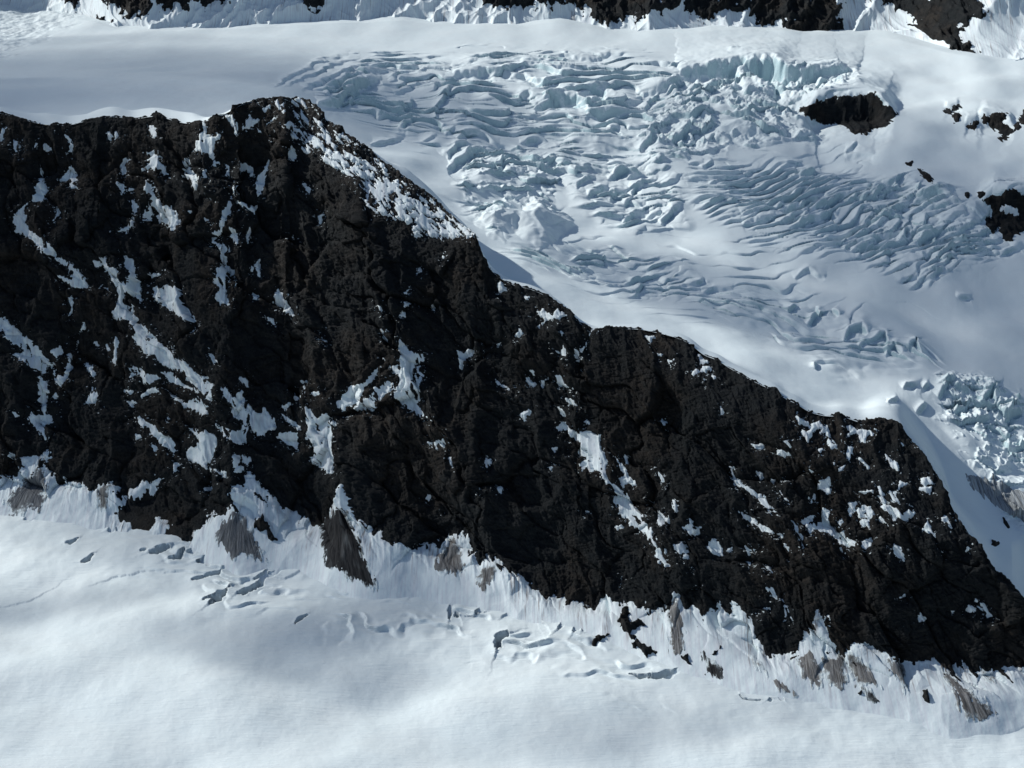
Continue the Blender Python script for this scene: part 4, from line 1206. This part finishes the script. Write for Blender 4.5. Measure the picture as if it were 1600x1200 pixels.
rise = (12 + 8 * fbm(xU / 160, yU / 400, 2, 148)) * np.exp(-np.clip(yf[None, :] - yU, 0, 999) / 110)
zU = zU + h * back + rim + rise
PU = np.stack([xU, yU, zU], -1)
upper = mesh_from_grid('upper_glacier', PU, mats=[M_up])
tag(upper, 'crevassed glacier tumbling in an icefall behind the dark ridge', 'glacier', kind='structure')
NU = np.zeros_like(PU); NU[..., 2] = .9; NU[..., 1] = -.43
PXu, PYu = project(PU)
UP = dict(P=PU, N=NU, PX=PXu, PY=PYu, A=xU.astype(F32), B=(zU * 1.3 + yU * .3).astype(F32), M=vis & (back > .3))
def nunatak(sd, PX, PY, Aa, Bb):
    return np.clip(sd * .55, -5, 3.0) + .6 + 2.6 * ridged(Aa / 13, Bb / 22, 4, 131) * sstep(-3, 4, sd) + .8 * fbm(Aa / 4, Bb / 5, 3, 132)
for lab, reg, txt in NUNATAKS:
    o = drape('rock_outcrop', UP, pts(reg, txt), nunatak, M_far, margin=6)
    if o: tag(o, lab, 'rock')
    else: print('no nunatak', lab)
o = drape('snow_patch', UP, pts('C', '1490 982 1530 975 1562 990 1567 1022 1530 1012 1500 1002'), lambda sd, *k: np.clip(sd * .6, -4, 3) + 4.5, M_patch)
if o: tag(o, 'snow pocket held in the big crag at the right edge', 'snow patch')
o = drape('ice_face', UP, DIRTYICE, lambda sd, PX, PY, Aa, Bb: np.clip(sd * .4, -3, 1.5) + .3 + 1.6 * ridged(Aa / 9, Bb / 40, 3, 135), M_dirtyice, margin=5)
if o: tag(o, 'grey streaked dirty ice face at the right edge behind the ridge', 'ice face')

# ------------------------------------------------------------------ far snow wall at the head of the glacier
s = np.concatenate([np.arange(-26, 90, .9), 90 * 1.018 ** np.arange(1, 110)])[:, None]
yH = yf[None, :] + s; zf0 = np.interp(np.arange(len(PXU)), np.arange(len(PXU)), zfoot(PXU))
_r = 62 + 34 * fbm(PXU / 150, PXU * 0, 2, 147)[None, :]
zH = zf0[None, :] + .88 * (np.sqrt(np.maximum(s, 0) ** 2 + _r ** 2) - _r) + np.where(s < 0, s * .4, 0)
xH = x_at(PXU[None, :], yH, zH)
gr = sstep(2, 30, s)
flut = ridged((xH + s * .35 + 20 * fbm(xH / 90, s / 60, 2, 144)) / 24, s / 70, 3, 141) * 2.6 + ridged((xH - s * .2) / 75, s / 140, 2, 142) * 14
zH = zH + gr * flut + (1 - gr) * .6 * fbm(xH / 25, yH / 25, 3, 143)
PH = np.stack([xH, yH, zH], -1)
head = mesh_from_grid('far_snow_wall', PH, mats=[M_apron])
at = {'across': xH, 'downslope': zH}
for k_, a_ in at.items():
    x_ = head.data.attributes.new(k_, 'FLOAT', 'POINT'); x_.data.foreach_set('value', np.ascontiguousarray(a_, F32).ravel())
tag(head, 'fluted snow slope rising beyond the upper glacier at the top', 'snow slope', kind='structure')
PXh, PYh = project(PH)
NH = np.zeros_like(PH); NH[..., 1] = -.64; NH[..., 2] = .77
HD = dict(P=PH, N=NH, PX=PXh, PY=PYh, A=xH.astype(F32), B=(zH * 1.4).astype(F32))
def far_rock(sd, PX, PY, Aa, Bb):
    return np.clip(sd * .7, -7, 6) + 6.0 * ridged(Aa / 26, Bb / 40, 4, 145) + 2 * fbm(Aa / 8, Bb / 10, 3, 146)
for lab, reg, txt in FARROCKS:
    o = drape('rock_outcrop', HD, pts(reg, txt), far_rock, M_far, margin=8)
    if o: tag(o, lab, 'rock')

# px, py, ground height, half-length, half-width, opacity, turn, altitude, label
CLOUDS = [
    (170, 430, 190, 330, 320, .46, .1, 1400, 'grey cloud shading the left half of the rock wall'),
    (120, 110, 335, 560, 460, .46, .2, 1500, 'wide grey cloud drifting over the upper snow basin'),
    (1500, 330, 215, 360, 540, .50, .3, 1560, 'long thin cloud drifting over the right snow slope'),
    (640, 170, 285, 260, 200, .22, .1, 1620, 'small thin cloud over the top of the icefall'),
    (620, 950, 0, 150, 60, .44, .35, 1450, 'small flat cloud over the lower glacier'),
    (430, 1010, 0, 150, 55, .30, -.3, 1520, 'faint flat cloud beside the small one over the lower glacier'),
    (60, 930, 0, 150, 36, .26, .15, 1580, 'narrow wisp of cloud over the lower glacier'),
    (1000, 1130, 0, 190, 40, .20, .1, 1500, 'thin wisp of cloud over the near edge of the lower glacier'),
    (1230, 500, 165, 260, 120, .42, -.5, 1480, 'thin slanting cloud over the lower icefall'),
    (1050, 780, 100, 330, 150, .22, -.4, 1440, 'thin ragged cloud over the right half of the rock wall'),
]

# far wall: a little dirt in the flutes
_at = head.data.attributes.new('dirt', 'FLOAT', 'POINT')
_at.data.foreach_set('value', (.75 * gr * np.ones_like(xH)).astype(F32).ravel())

# ------------------------------------------------------------------ broken clouds above the picture: their shade dapples the snow
def cloud_mat():
    m, nt, bs = new_mat('cloud')
    bs.inputs['Base Color'].default_value = (.9, .9, .9, 1)
    bs.inputs['Roughness'].default_value = 1
    tc = nd(nt, 'ShaderNodeTexCoord')
    sx = nd(nt, 'ShaderNodeSeparateXYZ'); nt.links.new(tc.outputs['Object'], sx.inputs[0])
    r2 = mul(nt, mul(nt, sx.outputs[0], sx.outputs[0]), mul(nt, sx.outputs[1], sx.outputs[1]), 'ADD')
    n = noise(nt, tc.outputs['Object'], 1.1, 1.0, .4)
    edge = mul(nt, mul(nt, r2, 1.0, 'SUBTRACT'), mul(nt, mul(nt, n, .5, 'SUBTRACT'), 1.2), 'ADD')
    at = nd(nt, 'ShaderNodeAttribute', attribute_name='thickness')
    at.attribute_type = 'OBJECT'
    a = mul(nt, mapr(nt, edge, .2, -1.0), at.outputs['Fac'])
    nt.links.new(a, bs.inputs['Alpha'])
    return m
M_cloud = cloud_mat()
def cloud(px, py, zg, rx, ry, thick, rot=0, H=1500., lab=''):
    y = (CAM_H - zg) / float(ray_tan(py)); x = float(x_at(px, y, zg))
    c = np.array([x, y, zg]) + sun_dir * (H - zg) / sun_dir[2]
    n, k = 48, 24
    th = np.linspace(0, 2 * np.pi, n + 1); ph = np.linspace(-np.pi / 2, np.pi / 2, k)[:, None]
    X = np.cos(ph) * np.cos(th); Yv = np.cos(ph) * np.sin(th); Zv = np.sin(ph) + 0 * th
    bmp = 1 + .12 * np.sin(5 * X + 2 * Yv + px) * np.cos(4 * Yv - 3 * Zv)
    o = mesh_from_grid('cloud', np.stack([X * bmp, Yv * bmp, Zv * bmp], -1), mats=[M_cloud])
    o.location = c; o.scale = (rx, ry, min(rx, ry) * .22); o.rotation_euler = (0, 0, rot)
    o['thickness'] = thick
    tag(o, lab, 'cloud', kind='structure')
for c_ in CLOUDS: cloud(*c_[:6], rot=c_[6], H=c_[7], lab=c_[8])
scene.cycles.transparent_max_bounces = 24
